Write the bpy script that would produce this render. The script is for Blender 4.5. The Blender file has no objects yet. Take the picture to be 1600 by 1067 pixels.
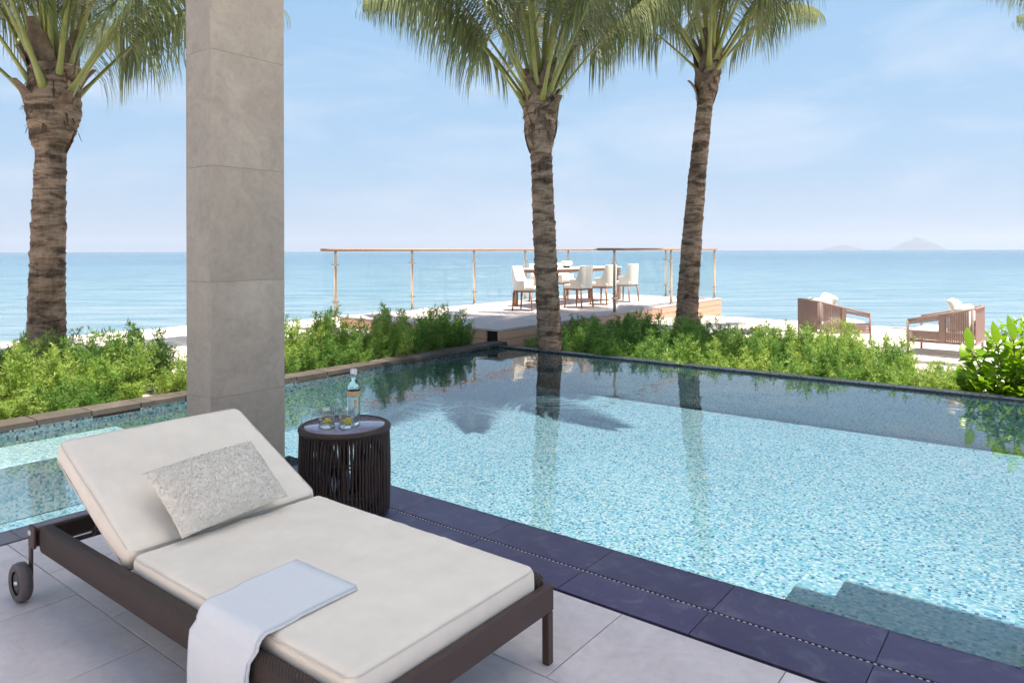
import bpy, bmesh, math, random
from mathutils import Vector, Matrix, noise

# ------------------------------------------------------------------ camera, sky, sun, exposure
scene = bpy.context.scene
R = math.radians
F_PX, HORIZON = 1110.0, 392.0
CAM_H = 1.5
cam_d = bpy.data.cameras.new('camera')
cam_d.sensor_width = 36.0
cam_d.lens = F_PX / 1600 * 36
cam_d.shift_y = -(533.5 - HORIZON) / 1600
cam_d.clip_start = 0.05
cam_d.clip_end = 60000
cam = bpy.data.objects.new('camera', cam_d)
scene.collection.objects.link(cam)
cam.matrix_world = Matrix.Translation((0, 0, CAM_H)) @ Matrix.Rotation(R(90), 4, 'X') @ Matrix.Rotation(-0.0028, 4, 'Z')
scene.camera = cam

SUN_EL, SUN_AZ = 76.0, 105.0          # azimuth measured from +Y (the view direction) towards +X
world = bpy.data.worlds.new('World')
scene.world = world
world.use_nodes = True
wn, wl = world.node_tree.nodes, world.node_tree.links
wn.clear()
w_out = wn.new('ShaderNodeOutputWorld')
w_bg = wn.new('ShaderNodeBackground')
w_bg.inputs['Strength'].default_value = 0.085
w_sky = wn.new('ShaderNodeTexSky')
w_sky.sky_type = 'NISHITA'
w_sky.sun_disc = False
w_sky.sun_elevation = R(SUN_EL)
w_sky.sun_rotation = R(SUN_AZ)
w_sky.altitude = 0
w_sky.air_density = 1.0
w_sky.dust_density = 0.05
w_sky.ozone_density = 3.0
# thin cirrus: a procedural veil on the sky directions
w_tc = wn.new('ShaderNodeTexCoord')
w_map = wn.new('ShaderNodeMapping')
w_map.inputs['Rotation'].default_value = (0, R(12), R(20))
w_map.inputs['Scale'].default_value = (1.3, 1.3, 5.0)
w_n = wn.new('ShaderNodeTexNoise')
w_n.inputs['Scale'].default_value = 2.2
w_n.inputs['Detail'].default_value = 9
w_n.inputs['Roughness'].default_value = 0.58
w_n.inputs['Distortion'].default_value = 0.6
w_r = wn.new('ShaderNodeValToRGB')
w_r.color_ramp.elements[0].position = 0.47
w_r.color_ramp.elements[0].color = (0, 0, 0, 1)
w_r.color_ramp.elements[1].position = 0.74
w_r.color_ramp.elements[1].color = (0.5, 0.5, 0.5, 1)
w_mix = wn.new('ShaderNodeMixRGB')
w_mix.inputs['Color2'].default_value = (5.0, 5.3, 5.9, 1)
wl.new(w_tc.outputs['Generated'], w_map.inputs['Vector'])
wl.new(w_map.outputs['Vector'], w_n.inputs['Vector'])
wl.new(w_n.outputs['Fac'], w_r.inputs['Fac'])
wl.new(w_r.outputs['Color'], w_mix.inputs['Fac'])
w_sep = wn.new('ShaderNodeSeparateXYZ')           # pale sea haze low in the sky, the same all round
wl.new(w_tc.outputs['Generated'], w_sep.inputs[0])
w_hr = wn.new('ShaderNodeValToRGB')
w_hr.color_ramp.elements[0].position = 0.0
w_hr.color_ramp.elements[0].color = (0.94, 0.94, 0.94, 1)
w_hr.color_ramp.elements[1].position = 0.75
w_hr.color_ramp.elements[1].color = (0, 0, 0, 1)
for p_, v_ in ((0.30, 0.90), (0.45, 0.55), (0.60, 0.2)):
    e_ = w_hr.color_ramp.elements.new(p_)
    e_.color = (v_, v_, v_, 1)
w_hz = wn.new('ShaderNodeMixRGB')
w_hc = wn.new('ShaderNodeValToRGB')
w_hc.color_ramp.elements[0].position = 0.0
w_hc.color_ramp.elements[0].color = (0.545, 0.660, 0.820, 1)
w_hc.color_ramp.elements[1].position = 0.34
w_hc.color_ramp.elements[1].color = (0.350, 0.595, 0.870, 1)
e_ = w_hc.color_ramp.elements.new(0.13)
e_.color = (0.425, 0.630, 0.860, 1)
w_hm = wn.new('ShaderNodeMixRGB')
w_hm.blend_type = 'MULTIPLY'
w_hm.inputs['Fac'].default_value = 1.0
w_hm.inputs['Color2'].default_value = (5.55, 5.65, 5.75, 1)
wl.new(w_sep.outputs['Z'], w_hc.inputs['Fac'])
wl.new(w_hc.outputs['Color'], w_hm.inputs['Color1'])
wl.new(w_hm.outputs['Color'], w_hz.inputs['Color2'])
wl.new(w_sep.outputs['Z'], w_hr.inputs['Fac'])
wl.new(w_hr.outputs['Color'], w_hz.inputs['Fac'])
wl.new(w_sky.outputs['Color'], w_hz.inputs['Color1'])
wl.new(w_hz.outputs['Color'], w_mix.inputs['Color1'])
wl.new(w_mix.outputs['Color'], w_bg.inputs['Color'])
wl.new(w_bg.outputs['Background'], w_out.inputs['Surface'])

sun_d = bpy.data.lights.new('sun', 'SUN')
sun_d.energy = 5.0
sun_d.angle = R(0.53)
sun_d.color = (1.0, 0.95, 0.87)
sun = bpy.data.objects.new('sun', sun_d)
scene.collection.objects.link(sun)
_sv = Vector((math.sin(R(SUN_AZ)) * math.cos(R(SUN_EL)), math.cos(R(SUN_AZ)) * math.cos(R(SUN_EL)), math.sin(R(SUN_EL))))
sun.rotation_euler = _sv.to_track_quat('Z', 'Y').to_euler()
sun.location = _sv * 50

vs = scene.view_settings
scene.display_settings.display_device = 'sRGB'
vs.view_transform = 'Standard'
vs.look = 'None'
vs.exposure = 1.08
vs.gamma = 1.0
vs.use_curve_mapping = False
scene.render.engine = 'CYCLES'
scene.cycles.use_denoising = True
scene.cycles.max_bounces = 8
scene.cycles.use_adaptive_sampling = True
scene.cycles.adaptive_threshold = 0.02
scene.cycles.diffuse_bounces = 3
scene.cycles.glossy_bounces = 4
scene.cycles.transmission_bounces = 8
scene.cycles.transparent_max_bounces = 16
scene.cycles.volume_bounces = 0
scene.cycles.use_light_tree = False
scene.cycles.caustics_reflective = False
scene.cycles.caustics_refractive = False
scene.cycles.sample_clamp_indirect = 8

# ------------------------------------------------------------------ helpers
C = scene.collection
rnd = random.Random(7)
TH = R(-37.7)                                    # terrace axes: s along the pool edge, t towards the sea
AX = Vector((math.cos(TH), math.sin(TH), 0))
BX = Vector((-math.sin(TH), math.cos(TH), 0))

def W(s, t, z=0.0):
    return AX * s + BX * t + Vector((0, 0, z))

def px(u, v, z=0.0):
    """world point on the height z that the photograph shows at pixel u, v"""
    d = F_PX * (CAM_H - z) / (v - HORIZON)
    return Vector(((u - 800) / F_PX * d, d, z))

def lin(r, g, b):
    f = lambda c: ((c / 255 + 0.055) / 1.055) ** 2.4 if c / 255 > 0.04045 else c / 255 / 12.92
    return (f(r), f(g), f(b), 1.0)

class MB:
    def __init__(self):
        self.v, self.f, self.sm = [], [], []
    def add(self, verts, faces, smooth=False):
        o = len(self.v)
        self.v += [tuple(p) for p in verts]
        for f in faces:
            self.f.append(tuple(i + o for i in f))
            self.sm.append(smooth)
    def box(self, x0, x1, y0, y1, z0, z1, ch=0.0):
        if ch <= 0:
            vs_ = [(x, y, z) for z in (z0, z1) for x, y in ((x0, y0), (x1, y0), (x1, y1), (x0, y1))]
            self.add(vs_, [(3, 2, 1, 0), (4, 5, 6, 7), (0, 1, 5, 4), (1, 2, 6, 5), (2, 3, 7, 6), (3, 0, 4, 7)])
            return
        c = ch
        layers = []
        for z, i in ((z0, c), (z0 + c, 0), (z1 - c, 0), (z1, c)):
            a, b, d, e = x0 + i, x1 - i, y0 + i, y1 - i
            k = c
            if i == 0:
                layers.append([(a + k, d, z), (b - k, d, z), (b, d + k, z), (b, e - k, z), (b - k, e, z), (a + k, e, z), (a, e - k, z), (a, d + k, z)])
            else:
                layers.append([(a + k, d, z), (b - k, d, z), (b, d + k, z), (b, e - k, z), (b - k, e, z), (a + k, e, z), (a, e - k, z), (a, d + k, z)])
        vs_ = sum(layers, [])
        fs = [tuple(range(7, -1, -1)), tuple(range(24, 32))]
        for l in range(3):
            for i in range(8):
                j = (i + 1) % 8
                fs.append((l * 8 + i, l * 8 + j, l * 8 + 8 + j, l * 8 + 8 + i))
        self.add(vs_, fs)
    def slab(self, x0, x1, y0, y1, z0, z1, c=0.002):
        """tile: box whose top edges are chamfered"""
        vs_ = [(x0, y0, z0), (x1, y0, z0), (x1, y1, z0), (x0, y1, z0),
               (x0, y0, z1 - c), (x1, y0, z1 - c), (x1, y1, z1 - c), (x0, y1, z1 - c),
               (x0 + c, y0 + c, z1), (x1 - c, y0 + c, z1), (x1 - c, y1 - c, z1), (x0 + c, y1 - c, z1)]
        fs = [(3, 2, 1, 0), (8, 9, 10, 11)]
        for l in (0, 4):
            for i in range(4):
                j = (i + 1) % 4
                fs.append((l + i, l + j, l + 4 + j, l + 4 + i))
        self.add(vs_, fs)
    def tube(self, pts, rad, n=8, cap=True, smooth=True, flat=1.0, ref=None):
        pts = [Vector(p) for p in pts]
        m = len(pts)
        rs = rad if isinstance(rad, (list, tuple)) else [rad] * m
        o = []
        prev = None
        for i, p in enumerate(pts):
            d = (pts[min(i + 1, m - 1)] - pts[max(i - 1, 0)])
            d = d.normalized() if d.length > 1e-9 else Vector((0, 0, 1))
            if prev is None:
                up = Vector(ref) if ref else (Vector((0, 0, 1)) if abs(d.z) < 0.9 else Vector((1, 0, 0)))
                x = d.cross(up).normalized()
            else:
                x = (prev - d * prev.dot(d)).normalized()
            prev = x
            y = d.cross(x)
            for k in range(n):
                a = 2 * math.pi * k / n
                o.append(p + (x * math.cos(a) + y * math.sin(a) * flat) * rs[i])
        fs = []
        for i in range(m - 1):
            for k in range(n):
                j = (k + 1) % n
                fs.append((i * n + k, i * n + j, (i + 1) * n + j, (i + 1) * n + k))
        if cap:
            fs.append(tuple(range(n - 1, -1, -1)))
            fs.append(tuple(range((m - 1) * n, m * n)))
        self.add(o, fs, smooth)
    def loop(self, pts, rad, n=8):
        """closed tube"""
        pts = [Vector(p) for p in pts]
        m = len(pts)
        o, fs = [], []
        for i, p in enumerate(pts):
            d = (pts[(i + 1) % m] - pts[i - 1]).normalized()
            up = Vector((0, 0, 1)) if abs(d.z) < 0.9 else Vector((1, 0, 0))
            x = d.cross(up).normalized()
            y = d.cross(x)
            for k in range(n):
                a = 2 * math.pi * k / n
                o.append(p + (x * math.cos(a) + y * math.sin(a)) * rad)
        for i in range(m):
            i2 = (i + 1) % m
            for k in range(n):
                j = (k + 1) % n
                fs.append((i * n + k, i * n + j, i2 * n + j, i2 * n + k))
        self.add(o, fs, True)
    def lathe(self, prof, n=32, smooth=True, close=False):
        o, fs = [], []
        for r, z in prof:
            for k in range(n):
                a = 2 * math.pi * k / n
                o.append((max(r, 1e-5) * math.cos(a), max(r, 1e-5) * math.sin(a), z))
        m = len(prof)
        for i in range(m - 1):
            for k in range(n):
                j = (k + 1) % n
                fs.append((i * n + k, i * n + j, (i + 1) * n + j, (i + 1) * n + k))
        self.add(o, fs, smooth)
    def grid(self, fn, nu, nv, smooth=True):
        o = [fn(i / nu, j / nv) for j in range(nv + 1) for i in range(nu + 1)]
        fs = [(j * (nu + 1) + i, j * (nu + 1) + i + 1, (j + 1) * (nu + 1) + i + 1, (j + 1) * (nu + 1) + i)
              for j in range(nv) for i in range(nu)]
        self.add(o, fs, smooth)
    def mesh(self, name):
        me = bpy.data.meshes.new(name)
        me.from_pydata(self.v, [], self.f)
        me.polygons.foreach_set('use_smooth', self.sm)
        me.update()
        return me
    def build(self, name, m, parent=None):
        return link(name, self.mesh(name), m, parent)

def link(name, me, m=None, parent=None):
    if m is not None and not me.materials:
        me.materials.append(m)
    o = bpy.data.objects.new(name, me)
    C.objects.link(o)
    if parent is not None:
        o.parent = parent
    return o

def tag(o, label, cat, group=None):
    o['label'] = label
    o['category'] = cat
    if group:
        o['group'] = group
    return o

def thing(name, label, cat, loc=(0, 0, 0), rz=0.0, group=None):
    o = bpy.data.objects.new(name, None)
    C.objects.link(o)
    o.location = loc
    o.rotation_euler = (0, 0, rz)
    return tag(o, label, cat, group)

def struct(name, mb, m):
    o = mb.build(name, m)
    o['kind'] = 'structure'
    o.rotation_euler.z = TH
    return o

def copy_tree(o, parent=None):
    c = o.copy()
    C.objects.link(c)
    if parent is not None:
        c.parent = parent
    for ch in list(o.children):
        copy_tree(ch, c)
    return c

def rounded_box(hx, hy, hz, r, n=18, puff=0.0, wr=0.0, seed=0.0, puck=0.0):
    """cushion: a box with round edges, a domed top and faint wrinkles"""
    bm = bmesh.new()
    def spread(q):                                  # more rows near the edges
        return math.copysign(1 - (1 - abs(q)) ** 1.7, q)
    for ax in range(3):
        for sgn in (-1, 1):
            H = (hx, hy, hz)
            ca, cb = [(1, 2), (2, 0), (0, 1)][ax]
            na = n if ca != 2 else 6
            nb = n if cb != 2 else 6
            g = []
            for j in range(nb + 1):
                row = []
                for i in range(na + 1):
                    p = [0, 0, 0]
                    p[ax] = sgn * H[ax]
                    p[ca] = spread(2 * i / na - 1) * H[ca]
                    p[cb] = spread(2 * j / nb - 1) * H[cb]
                    q = Vector([max(-H[k] + r, min(H[k] - r, p[k])) for k in range(3)])
                    d = Vector(p) - q
                    v = q + (d.normalized() * r if d.length > 1e-9 else d)
                    row.append(bm.verts.new(v))
                g.append(row)
            for j in range(nb):
                for i in range(na):
                    f = [g[j][i], g[j][i + 1], g[j + 1][i + 1], g[j + 1][i]]
                    if sgn < 0:
                        f.reverse()
                    bm.faces.new(f)
    bmesh.ops.remove_doubles(bm, verts=bm.verts, dist=1e-5)
    for v in bm.verts:
        x, y = v.co.x / hx, v.co.y / hy
        k = max(0, 1 - x ** 4) * max(0, 1 - y ** 4)
        if v.co.z > 0:
            v.co.z += puff * k
        w = noise.noise(Vector((v.co.x * 5 + seed, v.co.y * 7, v.co.z * 9))) + 0.5 * noise.noise(Vector((v.co.x * 13, v.co.y * 17 + seed, 0)))
        v.co += Vector((v.co.x / hx, v.co.y / hy, v.co.z / hz)) * wr * w
        if puck:
            ex = max(0, 1 - (hx - abs(v.co.x)) / 0.10)          # puckers along the seams
            ey = max(0, 1 - (hy - abs(v.co.y)) / 0.10)
            pk = ex * noise.noise(Vector((seed, v.co.y * 34, v.co.x * 4))) + ey * noise.noise(Vector((v.co.x * 34, seed, v.co.y * 4)))
            cr = max(0, noise.noise(Vector((v.co.x * 3.1 + seed * 2, v.co.y * 6.0 + v.co.x * 5, 4.4))) - 0.18)
            v.co.z += math.copysign(1, v.co.z) * (puck * pk + 0.006 * cr * (1 if v.co.z > 0 else 0))
    bmesh.ops.recalc_face_normals(bm, faces=bm.faces)
    me = bpy.data.meshes.new('cushion')
    bm.to_mesh(me)
    bm.free()
    me.polygons.foreach_set('use_smooth', [True] * len(me.polygons))
    return me

def seam(hx, hy, z, r, rad):
    pts = []
    for cx, cy, a0 in ((1, 1, 0), (-1, 1, 90), (-1, -1, 180), (1, -1, 270)):
        for k in range(7):
            a = R(a0 + 15 * k)
            pts.append((cx * (hx - r) + r * math.cos(a), cy * (hy - r) + r * math.sin(a), z))
    out = []
    for i, p in enumerate(pts):                   # fill the straight runs
        q = pts[(i + 1) % len(pts)]
        out.append(p)
        d = (Vector(q) - Vector(p)).length
        if d > 0.1:
            for k in range(1, 12):
                out.append(tuple(Vector(p).lerp(Vector(q), k / 12)))
    mb = MB()
    mb.loop(out, rad, 6)
    return mb

# ------------------------------------------------------------------ materials
class NT:
    def __init__(self, name):
        self.m = bpy.data.materials.new(name)
        self.m.use_nodes = True
        self.n, self.l = self.m.node_tree.nodes, self.m.node_tree.links
        self.n.clear()
        self.out = self.n.new('ShaderNodeOutputMaterial')
        self.tc = self.n.new('ShaderNodeTexCoord')
    def node(self, typ, **kw):
        nd = self.n.new('ShaderNode' + typ)
        for k, v in kw.items():
            if hasattr(nd, k):
                setattr(nd, k, v)
            else:
                nd.inputs[k.replace('_', ' ')].default_value = v
        return nd
    def coord(self, scale=(1, 1, 1), rot=(0, 0, 0), kind='Object'):
        mp = self.n.new('ShaderNodeMapping')
        mp.inputs['Scale'].default_value = scale
        mp.inputs['Rotation'].default_value = rot
        self.l.new(self.tc.outputs[kind], mp.inputs['Vector'])
        return mp.outputs['Vector']
    def noise(self, vec, scale, detail=4, rough=0.5, dist=0.0):
        nd = self.node('TexNoise')
        nd.inputs['Scale'].default_value = scale
        nd.inputs['Detail'].default_value = detail
        nd.inputs['Roughness'].default_value = rough
        nd.inputs['Distortion'].default_value = dist
        self.l.new(vec, nd.inputs['Vector'])
        return nd.outputs['Fac']
    def ramp(self, fac, stops, interp='LINEAR'):
        nd = self.node('ValToRGB')
        cr = nd.color_ramp
        cr.interpolation = interp
        while len(cr.elements) < len(stops):
            cr.elements.new(0.5)
        for e, (p, c) in zip(cr.elements, stops):
            e.position = p
            e.color = c if len(c) == 4 else (*c, 1)
        self.l.new(fac, nd.inputs['Fac'])
        return nd.outputs['Color']
    def mix(self, fac, a, b, mode='MIX'):
        nd = self.node('MixRGB', blend_type=mode)
        for s, v in (('Fac', fac), ('Color1', a), ('Color2', b)):
            if hasattr(v, 'is_output'):
                self.l.new(v, nd.inputs[s])
            else:
                nd.inputs[s].default_value = v
        return nd.outputs['Color']
    def bump(self, h, strength=0.3, dist=0.01, normal=None):
        nd = self.node('Bump')
        nd.inputs['Strength'].default_value = strength
        nd.inputs['Distance'].default_value = dist
        self.l.new(h, nd.inputs['Height'])
        if normal is not None:
            self.l.new(normal, nd.inputs['Normal'])
        return nd.outputs['Normal']
    def pbsdf(self, color, rough=0.6, normal=None, spec=0.5, metal=0.0, **kw):
        nd = self.node('BsdfPrincipled')
        for s, v in (('Base Color', color), ('Roughness', rough), ('Specular IOR Level', spec), ('Metallic', metal)):
            if hasattr(v, 'is_output'):
                self.l.new(v, nd.inputs[s])
            else:
                nd.inputs[s].default_value = v
        for k, v in kw.items():
            nd.inputs[k.replace('_', ' ')].default_value = v
        if normal is not None:
            self.l.new(normal, nd.inputs['Normal'])
        return nd.outputs['BSDF']
    def done(self, sh):
        self.l.new(sh, self.out.inputs['Surface'])
        return self.m

def m_plain(name, col, rough=0.5, metal=0.0, nscale=30, var=0.12, bump=0.0, spec=0.5):
    t = NT(name)
    v = t.coord()
    n = t.noise(v, nscale, 5, 0.6)
    dark = tuple(c * (1 - var) for c in col[:3]) + (1,)
    lite = tuple(min(1, c * (1 + var)) for c in col[:3]) + (1,)
    colr = t.ramp(n, [(0.3, dark), (0.7, lite)])
    nm = t.bump(n, bump, 0.004) if bump else None
    return t.done(t.pbsdf(colr, rough, nm, spec, metal))

M = {}

# stone floor tile of the terrace: each tile a touch different
def m_tile(name, base, vein, rough, var=0.10, scale_marks=0.0):
    t = NT(name)
    v = t.coord(kind='Object')
    inf = t.node('ObjectInfo')
    add = t.node('VectorMath', operation='ADD')
    t.l.new(v, add.inputs[0])
    sc = t.node('VectorMath', operation='SCALE')
    t.l.new(inf.outputs['Random'], sc.inputs['Scale'])
    sc.inputs[0].default_value = (37, 23, 11)
    t.l.new(sc.outputs[0], add.inputs[1])
    v = add.outputs[0]
    a = t.noise(v, 2.2, 8, 0.62, 0.8)
    b = t.noise(v, 26, 4, 0.6)
    c1 = t.ramp(a, [(0.32, tuple(x * 0.86 for x in base[:3])), (0.52, base), (0.70, vein)])
    st_ = t.noise(v, 5.5, 7, 0.7, 1.5)
    c1 = t.mix(1.0, c1, t.ramp(st_, [(0.30, (0.84, 0.83, 0.82)), (0.52, (1, 1, 1))]), 'MULTIPLY')
    c2 = t.mix(0.25, c1, t.ramp(b, [(0.3, tuple(x * 0.75 for x in base[:3])), (0.7, vein)]))
    if scale_marks:                                # dried splash marks
        sp = t.noise(v, 8.0, 8, 0.72, 0.6)
        c2 = t.mix(t.ramp(sp, [(0.52, (0, 0, 0)), (0.70, (scale_marks,) * 3)]), c2, lin(170, 164, 172))
    mul = t.ramp(inf.outputs['Random'], [(0, (1 - var,) * 3), (1, (1, 1, 1))])
    c3 = t.mix(1.0, c2, mul, 'MULTIPLY')
    r = t.ramp(a, [(0.3, (rough - 0.08,) * 3), (0.7, (rough + 0.08,) * 3)])
    return t.done(t.pbsdf(c3, r, t.bump(b, 0.06, 0.002), 0.45))

M['tile'] = m_tile('terrace_tile', lin(228, 215, 214), lin(240, 229, 228), 0.38)
M['slate'] = m_tile('slate_coping', lin(78, 69, 102), lin(90, 80, 115), 0.40, 0.16, 0.22)
M['edge_slate'] = m_tile('overflow_slate', lin(44, 42, 50), lin(60, 57, 66), 0.35, 0.2, 0.15)
M['slate_light'] = m_tile('slate_side', lin(132, 122, 132), lin(150, 140, 148), 0.4, 0.08)
M['paver'] = m_tile('deck_paver', lin(205, 188, 180), lin(222, 207, 198), 0.6)
M['grout'] = m_plain('grout', lin(120, 108, 104), 0.85)
M['dark_gap'] = m_plain('dark_gap', lin(26, 24, 28), 0.7)
M['clad'] = m_tile('column_stone', lin(174, 160, 146), lin(191, 178, 164), 0.6, 0.05)
M['white_wall'] = m_plain('ceiling_paint', lin(236, 230, 222), 0.8, var=0.03)
M['curb'] = m_tile('curb_stone', lin(84, 74, 66), lin(112, 100, 90), 0.7, 0.25)

def m_awning():
    t = NT('light_fill_canvas')
    n = t.noise(t.coord(), 4, 4, 0.5)
    col = t.ramp(n, [(0.3, (0.80, 0.77, 0.72)), (0.7, (0.86, 0.83, 0.78))])
    d = t.node('BsdfDiffuse')
    tr = t.node('BsdfTranslucent')
    t.l.new(col, d.inputs['Color'])
    t.l.new(col, tr.inputs['Color'])
    mx = t.node('MixShader', Fac=0.52)  # translucency put in to brighten the shaded terrace below
    t.l.new(d.outputs[0], mx.inputs[1])
    t.l.new(tr.outputs[0], mx.inputs[2])
    return t.done(mx.outputs[0])
M['awning'] = m_awning()

def m_mosaic(name, pal, size=0.0165, rough=0.25):
    t = NT(name)
    v = t.coord((1 / size,) * 3)
    off = t.node('VectorMath', operation='ADD')
    t.l.new(v, off.inputs[0])
    off.inputs[1].default_value = (0.013, 0.017, 0.019)
    fl = t.node('VectorMath', operation='FLOOR')
    t.l.new(off.outputs[0], fl.inputs[0])
    wn_ = t.node('TexWhiteNoise', noise_dimensions='3D')
    t.l.new(fl.outputs[0], wn_.inputs['Vector'])
    k = len(pal)
    acc, stops = 0.0, []
    for wgt, c in pal:
        stops.append((acc, c))
        acc += wgt
    stops = [(p / acc, c) for p, c in stops]
    col = t.ramp(wn_.outputs['Value'], stops, 'CONSTANT')
    big = t.noise(t.coord(), 0.9, 3, 0.5)
    col = t.mix(1.0, col, t.ramp(big, [(0.3, (0.9, 0.9, 0.9)), (0.7, (1, 1, 1))]), 'MULTIPLY')
    return t.done(t.pbsdf(col, rough, None, 0.4))

M['mosaic'] = m_mosaic('pool_mosaic', [(4.5, lin(144, 158, 156)), (4, lin(122, 149, 151)), (3, lin(168, 172, 168)), (2.2, lin(98, 136, 144)), (1.5, lin(66, 118, 130)),
                                       (1.1, lin(104, 148, 132)), (0.7, lin(50, 84, 114)), (0.8, lin(190, 178, 158)), (0.5, lin(42, 54, 74))])
M['mosaic_pale'] = m_mosaic('ledge_mosaic', [(4, lin(206, 200, 192)), (3, lin(180, 184, 180)), (2.4, lin(150, 172, 172)), (1.2, lin(110, 148, 154))])

def m_water(name):
    t = NT(name)
    v = t.coord()
    n1 = t.noise(v, 1.6, 2, 0.5, 0.4)
    n2 = t.noise(v, 7.0, 2, 0.5, 0.6)
    nm = t.bump(n1, 0.26, 0.02)
    nm = t.bump(n2, 0.16, 0.006, nm)
    fr = t.node('Fresnel', IOR=1.45)
    t.l.new(nm, fr.inputs['Normal'])
    tr = t.node('BsdfTransparent')
    tr.inputs['Color'].default_value = (0.76, 0.90, 0.985, 1)
    gl = t.node('BsdfGlossy')
    gl.inputs['Roughness'].default_value = 0.02
    gl.inputs['Color'].default_value = (1, 1, 1, 1)
    t.l.new(nm, gl.inputs['Normal'])
    mx = t.node('MixShader')
    t.l.new(fr.outputs['Fac'], mx.inputs['Fac'])
    t.l.new(tr.outputs[0], mx.inputs[1])
    t.l.new(gl.outputs[0], mx.inputs[2])
    return t.done(mx.outputs[0])
M['water'] = m_water('pool_water')

def m_pane(name, tint, pwr=4.0, lo_=0.03, hi_=0.75):
    t = NT(name)
    lw = t.node('LayerWeight', Blend=0.5)
    pw = t.node('Math', operation='POWER')
    t.l.new(lw.outputs['Facing'], pw.inputs[0])
    pw.inputs[1].default_value = pwr
    fr = t.node('MapRange')
    t.l.new(pw.outputs[0], fr.inputs['Value'])
    fr.inputs['To Min'].default_value = lo_
    fr.inputs['To Max'].default_value = hi_
    tr = t.node('BsdfTransparent')
    tr.inputs['Color'].default_value = tint
    gl = t.node('BsdfGlossy')
    gl.inputs['Roughness'].default_value = 0.01
    mx = t.node('MixShader')
    t.l.new(fr.outputs[0], mx.inputs['Fac'])
    t.l.new(tr.outputs[0], mx.inputs[1])
    t.l.new(gl.outputs[0], mx.inputs[2])
    return t.done(mx.outputs[0])
M['pane'] = m_pane('railing_glass', (0.96, 0.985, 0.985, 1))
M['thin_glass'] = m_pane('drinking_glass', (0.93, 0.96, 0.96, 1), 1.7, 0.06, 0.95)

def m_sea():
    t = NT('sea_water')
    v = t.coord()
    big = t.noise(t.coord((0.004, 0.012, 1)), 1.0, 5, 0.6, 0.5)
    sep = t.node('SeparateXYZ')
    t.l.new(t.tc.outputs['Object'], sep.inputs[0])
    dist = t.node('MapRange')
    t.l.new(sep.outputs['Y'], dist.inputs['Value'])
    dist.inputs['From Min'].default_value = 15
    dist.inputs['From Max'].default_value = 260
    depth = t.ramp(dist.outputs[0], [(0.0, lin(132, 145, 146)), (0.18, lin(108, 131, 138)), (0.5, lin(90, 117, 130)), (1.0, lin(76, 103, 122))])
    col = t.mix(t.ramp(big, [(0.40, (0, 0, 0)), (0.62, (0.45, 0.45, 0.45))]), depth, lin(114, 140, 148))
    rip = t.noise(t.coord((0.10, 0.55, 1)), 1.0, 6, 0.68, 0.3)
    col = t.mix(1.0, col, t.ramp(rip, [(0.38, (0.55, 0.72, 0.80)), (0.60, (1.20, 1.16, 1.12))]), 'MULTIPLY')
    n1 = t.noise(t.coord((0.35, 1.1, 1)), 0.9, 5, 0.62, 0.4)
    n2 = t.noise(t.coord((0.05, 0.22, 1)), 0.8, 4, 0.55)
    nm = t.bump(n1, 0.7, 0.22)
    nm = t.bump(n2, 0.55, 1.0, nm)
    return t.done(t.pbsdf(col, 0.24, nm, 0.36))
M['sea'] = m_sea()

def m_sand():
    t = NT('beach_sand')
    v = t.coord()
    a = t.noise(v, 1.3, 6, 0.6)
    b = t.noise(v, 60, 3, 0.6)
    c = t.noise(v, 9, 5, 0.65)
    col = t.ramp(a, [(0.3, lin(206, 190, 172)), (0.7, lin(226, 213, 198))])
    col = t.mix(0.3, col, t.ramp(c, [(0.35, lin(172, 154, 136)), (0.55, lin(230, 218, 204))]))
    nm = t.bump(c, 0.6, 0.04)
    nm = t.bump(b, 0.3, 0.005, nm)
    return t.done(t.pbsdf(col, 0.9, nm, 0.2))
M['sand'] = m_sand()

def m_fabric(name, col, scale=900, bump=0.25, var=0.05, sheen=0.15):
    t = NT(name)
    v = t.coord()
    wx = t.node('TexWave', wave_type='BANDS', bands_direction='X')
    wy = t.node('TexWave', wave_type='BANDS', bands_direction='Y')
    for w_ in (wx, wy):
        w_.inputs['Scale'].default_value = scale / 6
        w_.inputs['Distortion'].default_value = 1.2
        w_.inputs['Detail'].default_value = 2
        t.l.new(v, w_.inputs['Vector'])
    h = t.mix(0.5, wx.outputs['Fac'], wy.outputs['Fac'])
    n = t.noise(v, 7, 4, 0.6)
    dark = tuple(c * (1 - var) for c in col[:3])
    lite = tuple(min(1, c * (1 + var)) for c in col[:3])
    c1 = t.ramp(n, [(0.3, dark), (0.7, lite)])
    n2 = t.noise(v, 3.0, 3, 0.5)
    nm = t.bump(h, bump, 0.001)
    nm = t.bump(n2, 0.15, 0.02, nm)
    return t.done(t.pbsdf(c1, 0.85, nm, 0.25, 0.0, Sheen_Weight=sheen, Sheen_Roughness=0.5))
M['cushion'] = m_fabric('cream_canvas', lin(244, 232, 216))
M['piping'] = m_fabric('cream_piping', lin(222, 210, 196))
def m_towel():
    t = NT('white_towelling')
    v = t.coord()
    a = t.noise(v, 420, 3, 0.7)
    b = t.noise(v, 14, 4, 0.6)
    col = t.ramp(a, [(0.3, lin(238, 239, 243)), (0.65, lin(252, 252, 252))])
    nm = t.bump(a, 0.8, 0.004)
    nm = t.bump(b, 0.35, 0.012, nm)
    return t.done(t.pbsdf(col, 0.95, nm, 0.1, 0.0, Sheen_Weight=0.4))
M['towel'] = m_towel()
M['white_fabric'] = m_fabric('white_upholstery', lin(238, 230, 216), 300, 0.15)

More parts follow.
